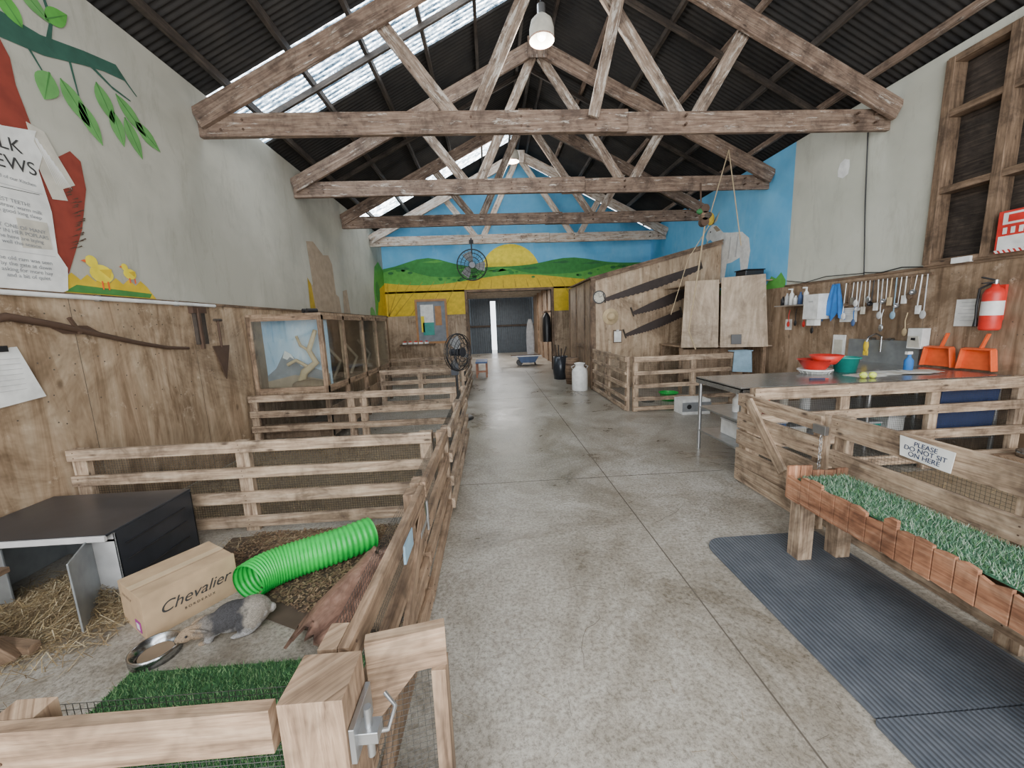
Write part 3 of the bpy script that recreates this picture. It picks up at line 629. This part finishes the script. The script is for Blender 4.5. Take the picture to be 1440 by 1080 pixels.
o.prism([(x0+.26,yb-.013,z0+.45),(x0+.3,yb-.013,z0+.55),(x0+.38,yb-.013,z0+.5),(x0+.42,yb-.013,z0+.42),(x0+.36,yb-.013,z0+.46),(x0+.32,yb-.013,z0+.42)],(0,.002,0),'white')
o.prism([(x0+.02,yb-.014,z0),(x0+.02,yb-.014,z0+.12),(x0+.4,yb-.014,z0+.2),(x0+.6,yb-.014,z0+.16),(x1-.08,yb-.014,z0+.1),(x1-.08,yb-.014,z0)],(0,.003,0),'brown2')
o.tube([(x0+.5,5.5,z0+.02),(x0+.6,5.48,z0+.25),(x0+.78,5.46,z0+.38),(x0+.70,5.46,z0+.55),(x0+.82,5.45,z0+.82)],.03,'hat',n=8,rf=lambda t:.06-.03*t)
o.tube([(x0+.68,5.48,z0+.30),(x0+.52,5.45,z0+.42),(x0+.40,5.45,z0+.36)],.025,'hat',n=8);o.ell((x0+.65,5.47,z0+.06),(.24,.11,.09),'brown')
o.tube([(x0+.73,5.47,z0+.52),(x0+.6,5.45,z0+.62),(x0+.56,5.45,z0+.75)],.02,'hat',n=8)
for y in (6.5,7.3,8.1): o.tube([(x1-.4,y,z0),(x1-.3,y+.1,z0+.3),(x1-.45,y-.1,z0+.6)],.03,'brown2',n=6)
o.fin()
o=O('binoculars_on_cabinet');o.cyl((-2.5,5.5,1.83),(-2.42,5.62,1.83),.03,'black');o.cyl((-2.58,5.55,1.83),(-2.50,5.67,1.83),.03,'black');o.box(-2.56,-2.46,5.55,5.6,1.80,1.84,'black');o.fin()
def fanhead(o,c,ax,r,k='black',km='blackm'):
    c=V(c);ax=V(ax).normalized();t=V((0,0,1));x=ax.cross(t).normalized();y=ax.cross(x)
    P=lambda rr,g,z:c+ax*z+(x*math.cos(g)+y*math.sin(g))*rr
    for rr,z in((r,0),(r*.97,.06),(r*.97,-.06),(r*.75,.085),(r*.5,.09),(r*.25,.09),(r*.75,-.085),(r*.5,-.09)):
        o.tube([P(rr,2*math.pi*i/32,z) for i in range(32)],.006 if rr<r else .012,k,n=5,closed=True)
    for i in range(24):
        g=2*math.pi*i/24
        for s_ in(1,-1): o.tube([P(.05,g,s_*.09),P(r*.6,g,s_*.09),P(r*.97,g,s_*.055),P(r,g,0)],.003,k,n=4)
    o.cyl(c-ax*.14,c+ax*.03,r*.2,km);o.cyl(c+ax*.09,c+ax*.1,.08,km)
    for i in range(3):
        g0=2*math.pi*i/3+.4;vs=[P(r*.15,g0,.02),P(r*.15,g0+.6,-.02),P(r*.6,g0+.95,-.04),P(r*.9,g0+.85,-.04),P(r*.9,g0+.2,.03),P(r*.5,g0-.05,.04)]
        o.add(vs,[tuple(range(6))],'grey')
o=O('hanging_industrial_fan');fanhead(o,(-.44,11.15,3.2),(.05,-1,-.1),.42);o.cyl((-.44,11.25,3.3),(-.44,11.3,3.95),.02,'black');o.box(-.5,-.38,11.28,11.34,3.8,3.9,'black');o.fin()
o=O('pedestal_fan');fanhead(o,(-.55,6.3,1.12),(.85,-.5,0),.3);o.cyl((-.6,6.35,.03),(-.6,6.35,1.08),.022,'black');o.lathe((-.6,6.35,0),[(0,.05),(.06,.05),(.24,.02),(.25,0)],'black');o.box(-.68,-.56,6.28,6.4,.75,.95,'blackm');o.fin()
def pend(x,y,z,zt):
    o=O('pendant_lamp');o.cyl((x,y,z+.2),(x,y,zt),.012,'black',n=8);o.cyl((x,y,z+.12),(x,y,z+.26),.05,'metal');o.lathe((x,y,z),[(.07,.14),(.13,.08),(.15,0),(.15,-.1),(.155,-.12),(.145,-.12),(.14,0),(.12,.07)],'cream',28)
    o.ell((x,y,z-.03),(.07,.07,.09),'white');o.lathe((x,y,z),[(.15,-.105),(.158,-.115),(.15,-.125)],'terr');o.fin()
pend(.78,5.25,5.06,6.3);pend(.68,9.6,5.38,6.35)
# ------------------------------------------------------------ right side
fence('wooden_pen_fence',(2.33,6.25),(4.1,6.25),H=.93,rails=(.88,.66,.44,.22,.06),posts=(0,.58,1),side=-1,toph=.09,rh=.07,sp=.03).fin(.003)
fence('wooden_pen_fence',(2.27,6.3),(2.27,8.4),H=.93,rails=(.88,.66,.44,.22,.06),posts=(0,.5,.6,1),side=1,toph=.09,rh=.07,sp=.03).fin(.003)
fence('wooden_pen_fence',(2.38,3.38),(5.1,3.38),H=.88,rails=(.83,.6,.36,.12),posts=(0,.33,.66,1),side=-1,toph=.11,rh=.09,wr=.0015).fin(.004)
o=fence('wooden_pen_gate',(2.3,2.46),(2.3,3.36),H=.84,rails=(.78,.60,.43,.26,.10),posts=(0,1),side=1,toph=.11,rh=.14,mesh=False)
o.beam((2.23,3.2,.80),(2.23,2.75,.32),.025,.09,'fence');o.box(2.22,2.25,2.40,2.50,.72,.78,'metal')
for i in range(9): o.tube([(2.225+.008*math.cos(t),2.43+.006*math.sin(t)*(i%2),.70-.028*i+.016*math.sin(t)) for t in [k_*.9 for k_ in range(7)]],.003,'metal',n=5,closed=True)
o.fin(.004)
o=fence('wooden_pen_fence',(2.3,-.6),(2.3,2.38),H=.87,rails=(.8,.58,.36,.14),posts=(0,.35,.68,1),side=1,toph=.14,rh=.12,wr=.0014);sf=o.fin(.004)
o=O('do_not_sit_sign');o.prism([(2.236,1.94,.86),(2.236,1.68,.845),(2.236,1.69,.735),(2.236,1.93,.75)],(-.003,0,0),'paper');sg=o.fin()
text(sg,'PLEASE\nDO NOT SIT\nON HERE',.036,(2.231,1.81,.798),(0,-1,-.06),(0,-.06,1),'navy',sp=.85)
o=O('ribbed_rubber_mat')
def rr(x0,x1,y0,y1,rc):
    pts=[]
    for cx,cy,a0 in((x1-.01,y1-.01,0),(x0+rc,y1-rc,90),(x0+.01,y0+.01,180),(x1-.01,y0+.01,270)):
        r_=rc if a0==90 else .01
        for i in range(7): 
            g=math.radians(a0+15*i);pts.append((cx+r_*math.cos(g),cy+r_*math.sin(g),.001))
    return pts
o.prism(rr(1.40,2.24,1.18,2.42,.14),(0,0,.012),'rubber');o.prism(rr(1.38,2.24,-.6,1.172,.02),(0,0,.012),'rubber');o.fin()
o=turf('artificial_grass_planter_bench',1.88,2.2,.1,2.2,.52,15000,.026,['turfb','turf2','turfl','turfl','turfp'])
y=2.22
o.box(1.86,2.22,.1,2.2,.40,.44,'red_wood');o.box(1.85,1.875,.1,2.22,.42,.50,'red_wood')
while y>.1:
    w=U(.06,.1);h=U(.515,.575);o.prism([(1.835,y,.385+U(0,.01)),(1.835,y-w,.385),(1.835,y-w,h+U(-.01,.01)),(1.835,y-w*.4,h+U(-.012,.012)),(1.835,y,h+U(-.01,.01))],(.018,0,0),'red_wood');y-=w+.004
x=1.84
while x<2.2:
    w=.075;h=U(.54,.6);o.box(x,x+w,2.22,2.238,.385,h,'red_wood');x+=w+.005
for lx,ly in((1.90,2.16),(2.15,2.16),(1.90,.9),(2.15,.9),(1.9,.2)): o.box(lx-.045,lx+.045,ly-.045,ly+.045,.013,.40,'fence')
o.fin(.002)
# workbench
o=O('steel_workbench')
bx0,bx1,by0,by1=2.36,5.12,3.5,4.32
o.box(bx0,bx1,by0,by1,.835,.86,'bench');o.box(bx0,bx1,by0,by0+.02,.79,.85,'bench');o.box(bx0,bx0+.02,by0,by1,.79,.85,'bench')
for z in (.22,.5): o.box(bx0+.03,bx1-.05,by0+.03,by1-.03,z,z+.02,'metal')
for x in(bx0+.04,3.7,bx1-.05):
    for y in(by0+.04,by1-.04): o.cyl((x,y,0),(x,y,.84),.02,'metal')
o.fin(.002)
o=O('stored_containers');
for i,(x,k,h) in enumerate(((2.55,'white',.16),(2.78,'bluem',.2),(3.0,'cream',.14),(3.3,'lgrey',.2),(3.8,'teal',.15),(4.05,'white',.2))):
    o.box(x,x+.18,3.65,4.1,.242,.242+h,k);o.box(x-.006,x+.186,3.64,4.11,.242+h,.262+h,'lgrey')
for i,(x,k) in enumerate(((2.6,'white'),(2.75,'cloth2'),(2.9,'red'),(3.1,'cream'),(3.35,'white'))): o.lathe((x,3.9,.522),[(0,0),(.05,0),(.05,.14),(.02,.18),(.02,.2),(0,.2)],k,14)
o.fin(.003)
o=O('sink_counter');o.box(4.45,5.17,4.37,5.3,.82,.85,'bench');o.box(5.14,5.175,4.37,5.3,.85,1.15,'skin2')
for x,y in((4.5,4.42),(4.5,5.25),(5.1,4.42),(5.1,5.25)): o.cyl((x,y,0),(x,y,.82),.02,'metal')
o.cyl((5.1,4.8,1.0),(5.1,4.8,1.2),.012,'steel');o.tube([(5.1,4.8,1.2),(5.02,4.8,1.24),(4.92,4.8,1.2),(4.9,4.8,1.14)],.011,'steel',n=8)
for y in(4.68,4.92): o.cyl((5.14,y,1.17),(5.08,y,1.17),.018,'steel');o.box(5.05,5.08,y-.03,y+.03,1.165,1.18,'steel')
o.fin()
o=O('rubber_glove');o.ell((5.05,4.95,1.07),(.02,.035,.08),'ochre')
for i in range(4): o.ell((5.05,4.92+.018*i,.98),(.008,.008,.04),'ochre')
o.fin()
def basin(name,c,r,h,k,k2=None):
    o=O(name);o.lathe(c,[(0,0),(r*.75,0),(r*.95,h),(r*1.05,h),(r*1.05,h-.015),(r*.97,h-.015)],k,24);o.lathe(c,[(r*.0,.01),(r*.72,.01),(r*.93,h)],k,24);return o
basin('teal_basin',(4.02,4.16,.862),.13,.17,'teal').fin()
o=basin('red_washing_basket',(3.66,4.16,.862),.16,.05,'white')
o.lathe((3.66,4.16,.91),[(.10,0),(.17,.11),(.18,.11)],'red',24);o.lathe((3.74,4.11,.97),[(.09,0),(.15,.10),(.16,.10),(.09,.0),(0,.0)],'red',20)
for i in range(18):
    g=i*.349;o.beam((3.66+.13*math.cos(g),4.16+.13*math.sin(g),.865),(3.66+.165*math.cos(g),4.16+.165*math.sin(g),.91),.006,.006,'white')
o.fin()
o=O('stack_of_paper_sheets')
for i in range(8):
    a=U(-.25,.25);cx,cy=3.95+i*.1,3.9+U(-.08,.08);o.prism([(cx+p*math.cos(a)-q_*math.sin(a),cy+p*math.sin(a)+q_*math.cos(a),.861+.002*i) for p,q_ in((-.15,-.1),(.15,-.1),(.15,.1),(-.15,.1))],(0,0,.0018),'paper' if i%2==0 else 'cream')
o.fin()
for x,y in((3.78,3.70),(3.86,3.68)):
    o=O('tennis_ball');o.ell((x,y,.894),.033,'ball');o.tube([(x+.0335*math.cos(t)*math.cos(.5*math.sin(2*t)),y+.0335*math.sin(t)*math.cos(.5*math.sin(2*t)),.894+.0335*math.sin(.5*math.sin(2*t))) for t in [i*.314 for i in range(20)]],.0015,'white',n=4,closed=True);o.fin()
o=O('marker_pen');o.cyl((3.25,3.75,.87),(3.39,3.72,.87),.008,'navy',n=8);o.cyl((3.39,3.72,.87),(3.42,3.714,.87),.006,'red',n=8);o.fin()
o=O('spray_bottle');o.lathe((4.6,4.0,.861),[(0,0),(.04,0),(.04,.12),(.015,.16),(.015,.19),(0,.19)],'cloth',14);o.box(4.56,4.62,3.985,4.015,1.05,1.08,'white');o.fin()
def dustpan(y):
    o=O('dustpan');x=5.13
    o.prism([(x,y-.16,.88),(x,y+.16,.88),(x,y+.13,1.10),(x,y-.13,1.10)],(.012,0,0),'orange')
    for s_ in(-1,1): o.prism([(x,y+s_*.16,.88),(x,y+s_*.148,.88),(x,y+s_*.115,1.10),(x,y+s_*.13,1.10)],(-.06,0,0),'orange')
    o.prism([(x-.06,y-.13,1.09),(x-.06,y+.13,1.09),(x,y+.13,1.10),(x,y-.13,1.10)],(0,0,.012),'orange');o.beam((x,y,1.09),(x-.01,y-.06,1.26),.035,.02,'orange');o.fin(.004)
dustpan(4.14);dustpan(3.78)
o=O('fire_extinguisher');ex,ey=5.08,3.70
o.lathe((ex,ey,1.30),[(0,0),(.07,0),(.078,.02),(.078,.36),(.06,.41),(.03,.43),(.025,.46),(0,.46)],'red',24)
o.cyl((ex,ey,1.76),(ex,ey,1.80),.02,'metal');o.beam((ex-.02,ey,1.80),(ex-.13,ey+.02,1.83),.02,.012,'black');o.beam((ex-.02,ey,1.78),(ex-.12,ey+.02,1.77),.02,.012,'black')
o.tube([(ex,ey+.02,1.78),(ex-.03,ey+.1,1.72),(ex-.04,ey+.1,1.55),(ex-.04,ey+.09,1.40)],.011,'black',n=8);o.cyl((ex-.04,ey+.09,1.42),(ex-.04,ey+.09,1.34),.013,'black',r2=.02)
o.lathe((ex,ey,1.45),[(.0795,0),(.0795,.14)],'white',24);o.box(5.15,5.18,ey-.03,ey+.03,1.4,1.75,'red');o.fin()
o=O('fire_call_sign');o.box(5.115,5.135,3.42,3.78,2.06,2.46,'red');o.box(5.110,5.116,3.44,3.76,2.09,2.22,'white')
for i in range(5): o.box(5.108,5.111,3.46+i*.06,3.49+i*.06,2.24,2.3,'white')
o.box(5.110,5.116,3.5,3.74,2.33,2.44,'white');o.box(5.108,5.111,3.55,3.7,2.35,2.42,'red')
for i in range(9): o.prism([(5.107,3.42+i*.04,2.06),(5.107,3.44+i*.04,2.06),(5.107,3.46+i*.04,2.09),(5.107,3.44+i*.04,2.09)],(.004,0,0),'white')
o.fin()
def sheet(name,y,z,w,h,k='paper',lines=6):
    o=O(name);o.box(5.168,5.176,y-w/2,y+w/2,z-h/2,z+h/2,k)
    for i in range(lines): o.box(5.1665,5.1685,y-w*.38,y+w*U(.1,.38),z+h/2-h*(i+1)/(lines+1.5),z+h/2-h*(i+1)/(lines+1.5)+.006,'lgrey')
    o.fin()
sheet('wall_notice_sheet',3.98,1.48,.2,.29);sheet('wall_notice_sheet',5.38,1.49,.26,.2);sheet('wall_notice_sheet',6.5,1.35,.14,.18)
o=O('white_cutting_board');o.box(5.155,5.175,5.38,5.58,.86,1.2,'white');o.box(5.15,5.156,5.41,5.55,.90,1.13,'cream');o.fin(.005)
o=O('soap_dispenser');o.box(5.07,5.175,4.30,4.46,1.07,1.31,'white');o.prism([(5.07,4.31,1.08),(5.07,4.45,1.08),(5.05,4.44,1.22),(5.05,4.32,1.22)],(.01,0,0),'cream');o.box(5.046,5.052,4.35,4.40,1.17,1.20,'black');o.fin(.015)
o=O('paper_towel_dispenser');o.box(4.98,5.175,5.70,5.98,1.44,1.82,'white');o.box(5.0,5.1,5.76,5.92,1.34,1.44,'paper');o.box(4.975,4.982,5.8,5.88,1.7,1.72,'lgrey');o.fin(.02)
o=O('hanging_blue_cloth')
for i in range(6): o.prism([(5.14-.04*(i%2),5.40+.065*i,1.42+.06*(i%3)),(5.14-.04*((i+1)%2),5.47+.065*i,1.40+.05*((i+1)%3)),(5.14,5.56+.02*i,1.95),(5.14,5.54+.02*i,1.95)],(.012,0,0),'cloth')
o.cyl((5.17,5.6,1.95),(5.10,5.6,1.95),.01,'metal');o.fin(.004)
o=O('bottle_shelf');o.box(4.98,5.175,5.98,6.62,1.66,1.68,'metal')
for i,(y,k) in enumerate(((6.55,'black'),(6.46,'lgrey'),(6.36,'white'),(6.27,'white'),(6.17,'bluem'),(6.06,'white'))):
    h=.15+.05*(i%3);o.lathe((5.08,y,1.68),[(0,0),(.035,0),(.035,h*.7),(.014,h*.85),(.014,h),(0,h)],k,12)
    if i in(2,5): o.box(5.02,5.09,y-.012,y+.012,1.68+h,1.70+h,k)
o.fin()
o=O('hanging_utensils_rail');o.box(5.15,5.175,4.35,5.45,1.93,1.96,'frame')
ks=['lgrey','white','metal','frame','white','metal','cloth2','hat','metal','lgrey','white','black','metal','cream']
for i in range(19):
    y=4.37+i*.058;L=U(.18,.44);zt=1.94
    o.cyl((5.13,y,zt),(5.13,y+U(-.02,.02),zt-L),.007,ks[i%14],n=6);z=zt-L
    if i%3==0: o.ell((5.125,y,z-.03),(.012,.035,.05),ks[i%14])
    elif i%3==1: o.box(5.115,5.14,y-.024,y+.024,z-.1,z,ks[i%14])
    else: o.lathe((5.125,y,z-.02),[(0,0),(.03,.01),(.033,.035)],ks[i%14],12,axis=(-.8,0,.3))
o.fin()
for y,k,z in((5.25,'cloth',1.62),(5.95,'black',1.5),(6.12,'red',1.6),(6.3,'black',1.62),(6.45,'red',1.6),(4.85,'metal',1.55),(4.55,'hat',1.5)):
    o=O('hanging_scoop');o.tube([(5.14,y,z),(5.13,y+.01,z-.1),(5.13,y,z-.2)],.006,k,n=6);o.ell((5.125,y,z-.24),(.015,.03,.05),'bluem' if k=='cloth' else k);o.fin()
o=O('wall_cable_conduit');o.tube([(XR-.02,5.33,4.0),(XR-.02,5.36,3.9),(XR-.02,5.3,3.0),(XR-.03,5.2,2.02)],.008,'black',n=6);o.cyl((XR-.02,5.33,4.0),(XR-.06,5.33,4.0),.03,'white')
o.tube([(XR-.04,5.2,2.06),(XR-.04,4.95,2.03),(XR-.04,4.7,2.06),(XR-.04,4.45,2.03),(XR-.04,4.2,2.08),(XR-.04,3.9,2.06)],.008,'black',n=6);o.box(5.12,5.17,3.98,4.15,2.02,2.08,'white');o.tube([(XR-.04,6.6,2.10),(XR-.04,6.2,2.03),(XR-.04,5.8,2.08),(XR-.04,5.2,2.05)],.007,'black',n=6);o.fin()
o=O('wall_patch');o.prism([(XR-.003,5.70+.10*math.cos(t*.8)*(1+.2*math.sin(3*t)),3.58+.13*math.sin(t*.8)) for t in range(8)],(-.001,0,0),'white');o.fin()
o=O('window_1')
for y in(4.42,3.88,3.3,2.72,2.23): o.box(XR-.06,XR+.1,y-.04,y+.04,2.05,4.22,'frame')
for z in(2.06,2.85,3.65,4.2): o.box(XR-.05,XR+.09,2.2,4.45,z-.035,z+.035,'frame')
for i in range(32):
    z=2.07+i*.067;o.beam((XR+.13,2.2,z),(XR+.13,4.45,z),.02,.075,'dark')
o.box(XR+.14,XR+.16,2.2,4.45,2.05,4.22,'dark')
o.fin(.003)
# tool shed
o=O('plywood_tool_shed')
sx0,sx1,sy0,sy1=2.25,5.17,8.6,11.0
o.prism([(sx0,sy0,0),(sx1,sy0,0),(sx1,sy0,3.15),(sx0,sy0,2.44)],(0,.03,0),'ply')
o.prism([(sx0,sy0+.03,0),(sx0,sy1,0),(sx0,sy1,2.44),(sx0,sy0+.03,2.44)],(.03,0,0),'ply2')
o.prism([(sx0-.05,sy0-.06,2.45),(sx1,sy0-.06,3.17),(sx1,sy1,3.17),(sx0-.05,sy1,2.45)],(0,0,.03),'frame')
o.beam((sx0-.02,sy0-.03,2.42),(sx1,sy0-.03,3.13),.03,.07,'frame')
for y in(8.64,9.2,10.1,10.95): o.box(sx0-.02,sx0,y-.04,y+.04,0,2.44,'frame')
o.box(sx0-.03,sx0,9.25,10.05,.9,1.0,'frame');o.box(sx0,sx0+.09,sy0-.025,sy0,0,2.44,'frame')
for x in(3.4,4.3): o.box(x,x+.004,sy0-.001,sy0,0,2.7,'joint')
o.fin()
YS=sy0-.012
def saw(p0,p1,w0,w1,belly):
    o=O('crosscut_saw');a=V((p0[0],YS,p0[1]));b=V((p1[0],YS,p1[1]));d=b-a;L=d.length;d/=L;n=V((-d.z,0,d.x));top=[];bot=[]
    K=40
    for i in range(K+1):
        t=i/K;top.append(a+d*L*t+n*(w0*(1-t)+w1*t)*.5+n*belly*.3*math.sin(math.pi*t))
        bot.append(a+d*L*t-n*((w0*(1-t)+w1*t)*.5+belly*math.sin(math.pi*t)+(.02 if i%2 else 0)))
    o.prism(top+bot[::-1],(0,-.006,0),'sawm')
    o.cyl(a-d*.02-n*.07+V((0,-.01,0)),a-d*.02+n*.14+V((0,-.01,0)),.018,'dark');o.cyl(b-n*.05+V((0,-.01,0)),b+n*.14+V((0,-.01,0)),.018,'dark');o.fin()
saw((2.56,2.00),(4.72,2.64),.07,.09,.08);saw((3.2,1.68),(4.62,2.2),.07,.14,.08);saw((3.03,1.20),(4.3,1.64),.06,.16,.05)
o=O('wall_clock');c=(2.42,YS-.005,2.05);o.cyl((c[0],sy0,c[2]),(c[0],YS-.02,c[2]),.145,'black',n=32);o.cyl((c[0],YS-.02,c[2]),(c[0],YS-.023,c[2]),.12,'cream',n=32)
for i in range(12):
    g=i*math.pi/6;o.beam((c[0]+.095*math.cos(g),YS-.025,c[2]+.095*math.sin(g)),(c[0]+.112*math.cos(g),YS-.025,c[2]+.112*math.sin(g)),.004,.01,'black')
o.beam((c[0],YS-.027,c[2]),(c[0]+.07,YS-.027,c[2]+.03),.004,.01,'black');o.beam((c[0],YS-.027,c[2]),(c[0]-.02,YS-.027,c[2]+.1),.004,.008,'black');o.fin()
o=O('straw_hat');o.lathe((2.68,YS,1.62),[(.18,.0),(.17,.02),(.09,.03),(.085,.10),(.06,.13),(0,.135)],'hat',28,axis=(0,-1,0));o.lathe((2.68,YS,1.62),[(.092,.03),(.09,.055)],'brown',28,axis=(0,-1,0));o.fin()
o=O('clipboard');o.box(2.74,2.94,YS-.006,YS+.002,1.03,1.32,'frame');o.box(2.76,2.92,YS-.009,YS-.006,1.05,1.29,'paper');o.box(2.81,2.87,YS-.014,YS-.009,1.28,1.32,'metal');o.fin()
# leaning boards on storage cupboard
o=O('plywood_cupboard');zb=.95
a,b,c_=(3.74,7.45),(4.32,7.15),(5.09,6.85)
o.prism([(a[0],a[1],zb),(b[0],b[1],zb),(b[0]+.02,b[1]+.1,2.22),(a[0]+.10,a[1]+.1,2.24)],(.01,.03,0),'ply3');o.prism([(b[0]+.02,b[1]-.03,zb),(c_[0],c_[1],zb),(c_[0]-.06,c_[1]+.1,2.27),(b[0]+.05,b[1]+.07,2.25)],(.01,.03,0),'ply3')
o.prism([(3.76,7.5,zb),(c_[0],c_[1]+.04,zb),(5.17,6.85,zb),(5.17,8.5,zb),(3.76,8.5,zb)],(0,0,.03),'ply2')
o.prism([(3.86,7.6,2.15),(b[0],b[1]+.15,2.15),(c_[0]-.02,c_[1]+.14,2.15),(5.17,6.95,2.15),(5.17,8.5,2.15),(3.86,8.5,2.15)],(0,0,.02),'ply2')
o.prism([(b[0]+.18,b[1]-.11,zb+.06),(b[0]+.34,b[1]-.172,zb+.06),(b[0]+.34,b[1]-.16,zb+.24),(b[0]+.18,b[1]-.098,zb+.24)],(.0,-.006,0),'black')
o.box(3.78,3.84,7.55,7.61,0,zb,'fence2')
o.box(5.07,5.13,6.95,7.01,0,zb,'fence2');o.box(3.78,3.84,8.4,8.46,0,zb,'fence2')
o.box(3.8,5.1,7.55,7.58,.3,.9,'ply2')
o.fin(.002)
o=O('black_storage_crate');o.box(4.75,5.1,7.1,7.4,2.171,2.36,'black');o.box(4.73,5.12,7.08,7.42,2.36,2.38,'black');o.fin(.01)
# ropes & pulley
o=O('hoist_rope_and_pulley')
T=(4.29,7.05,4.40)
o.cyl(T,(4.57,7.0,2.78),.009,'rope',n=6);o.cyl(T,(3.98,7.0,3.35),.009,'rope',n=6);o.tube([(3.9,7.0,3.3),(3.8,7.0,2.4),(3.6,6.9,1.3),(3.58,6.6,.98)],.013,'rope',n=6)
o.tube([(4.0,7.0,3.2),(3.7,7.2,2.6),(3.45,7.3,1.6)],.007,'rope',n=6)
for z,k in((3.42,'rust'),(3.3,'frame'),(3.2,'rust')): o.cyl((3.86,6.95,z),(3.86,7.05,z),.075,k,n=16)
o.cyl((3.86,7.1,3.4),(3.86,7.15,3.9),.015,'rust');o.ell((3.98,7.0,3.25),(.07,.05,.11),'ochred');o.ell((3.8,7.0,3.38),(.08,.05,.05),'grn3');o.ell((3.9,7.0,3.3),(.12,.06,.08),'dark');o.fin()
o=O('milk_can');o.lathe((1.95,8.5,0),[(0,0),(.17,0),(.175,.02),(.175,.42),(.16,.47),(.10,.53),(.095,.58),(.12,.60),(.12,.62),(0,.64)],'white',28)
for s_ in(-1,1): o.tube([(1.95+s_*.15,8.5,.48),(1.95+s_*.19,8.5,.54),(1.95+s_*.12,8.5,.57)],.008,'lgrey',n=6)
o.fin()
o=O('dark_umbrella_barrel');o.lathe((1.86,10.4,0),[(0,0),(.19,0),(.22,.3),(.19,.62),(.18,.62),(.17,.1)],'blackm',20)
for i in range(6): o.cyl((1.86+U(-.08,.08),10.4+U(-.08,.08),.2),(1.86+U(-.16,.16),10.4+U(-.1,.1),U(.75,.95)),.015,random.choice(['dark','frame','black']),n=6)
o.fin()
o=O('wooden_barrel_stand');o.lathe((2.0,9.5,0),[(0,0),(.16,0),(.19,.3),(.16,.65),(.15,.65),(0,.64)],'frame',18);o.lathe((2.0,9.5,.12),[(.18,0),(.185,.04)],'rust',18);o.lathe((2.0,9.5,.48),[(.180,0),(.173,.04)],'rust',18);o.fin()
o=O('small_appliance_box');o.box(3.0,3.45,5.85,6.15,0,.24,'white');o.box(2.99,3.46,5.84,5.848,.05,.2,'grey');o.ell((3.1,5.845,.13),(.05,.008,.05),'black');o.fin(.005)
o=O('hanging_towel');o.prism([(3.98,6.16,.62),(4.3,6.14,.60),(4.28,6.15,.95),(4.0,6.17,.95)],(0,-.02,0),'cloth2');o.box(3.98,4.3,6.12,6.3,.95,.965,'cloth2');o.fin(.004)
o=O('wooden_bench')
o.box(-.5,-.15,11.3,12.2,.42,.47,'bluem')
for x in(-.47,-.18):
    for y in(11.35,12.15): o.box(x-.025,x+.025,y-.025,y+.025,0,.42,'terr')
o.box(-.48,-.17,11.33,11.37,.15,.2,'terr');o.fin()
o=O('hanging_coats')
for i in range(5):
    y=12.85+.12*i;o.lathe((1.86-.03*(i%2),y,0.9),[(.14,0),(.15,.4),(.13,.8),(.05,.95),(0,.97)],random.choice(['black','navy','dark','brown']),10)
o.box(1.8,2.28,12.8,13.5,1.88,1.92,'frame');o.fin()
o=O('leaning_surfboard');o.prism([(1.45+.13*math.cos(t*.45),14.6,.86+.85*math.sin(t*.45)) for t in range(14)],(.05,.02,0),'lgrey');o.fin()
o=O('wheelbarrow');o.prism([(.9,13.9,.35),(1.7,13.9,.35),(1.55,13.9,.12),(1.05,13.9,.12)],(0,.5,0),'bluem');o.beam((.7,13.9,.36),(1.8,13.9,.36),.03,.04,'white');o.beam((.7,14.4,.36),(1.8,14.4,.36),.03,.04,'frame')
o.cyl((1.0,14.1,.12),(1.0,14.2,.12),.12,'black');o.beam((1.5,13.95,.3),(1.6,13.95,0),.03,.03,'black');o.beam((1.5,14.35,.3),(1.6,14.35,0),.03,.03,'black');o.fin()
o=O('feed_stand_block');o.box(4.7,5.1,2.95,3.25,.004,.16,'fence2');o.fin(.004)
bowl('steel_food_bowl',(4.9,3.1,.161),.11,.06)
o=O('blue_apron_bundle');o.prism([(4.3,3.46,.35),(4.9,3.46,.3),(4.95,3.46,.8),(4.35,3.46,.8)],(0,-.02,0),'navy');o.fin()
bowl('steel_food_bowl',(2.9,7.0,0),.12,.06)
basin('green_feed_tub',(3.3,7.0,0),.17,.16,'green').fin()
# ------------------------------------------------------------ camera
cam=bpy.data.cameras.new('camera');co=bpy.data.objects.new('camera',cam);col.objects.link(co)
R=Matrix(((.9978,.0455,-.0483),(-.0547,.1532,-.9867),(-.0375,.9871,.1554))).to_4x4()
co.matrix_world=Matrix.Translation((0,0,1.55))@R
cam.sensor_width=36;cam.lens=541/1440*36;cam.clip_start=.02
bpy.context.scene.camera=co
# ------------------------------------------------------------ light
w=bpy.data.worlds.new('world');bpy.context.scene.world=w;w.use_nodes=True
bg=w.node_tree.nodes['Background'];bg.inputs[0].default_value=(.88,.94,1,1);bg.inputs[1].default_value=4.0
def area(name,loc,rot,sx,sy,e,c=(1,1,1)):
    l_=bpy.data.lights.new(name,'AREA');l_.shape='RECTANGLE';l_.size=sx;l_.size_y=sy;l_.energy=e;l_.color=c
    a_=bpy.data.objects.new(name,l_);col.objects.link(a_);a_.location=loc;a_.rotation_euler=rot
area('doorway_daylight',(.975,-2.4,2.2),(math.radians(90),0,0),7.5,4,480,(1,.98,.95))
area('passage_fill',(.6,16.5,2.8),(0,0,0),1.5,5,180,(1,.98,.95))  # added fill to brighten the passage, no fixture hangs there
for i,(x,y,z) in enumerate(((.78,5.25,4.8),(.68,9.6,5.1))):
    l_=bpy.data.lights.new('pendant_fill','POINT');l_.energy=70;l_.color=(1,.97,.92);l_.shadow_soft_size=.12  # added fill just below the pendants; the lamps themselves are off
    a_=bpy.data.objects.new('pendant_fill',l_);col.objects.link(a_);a_.location=(x,y,z)
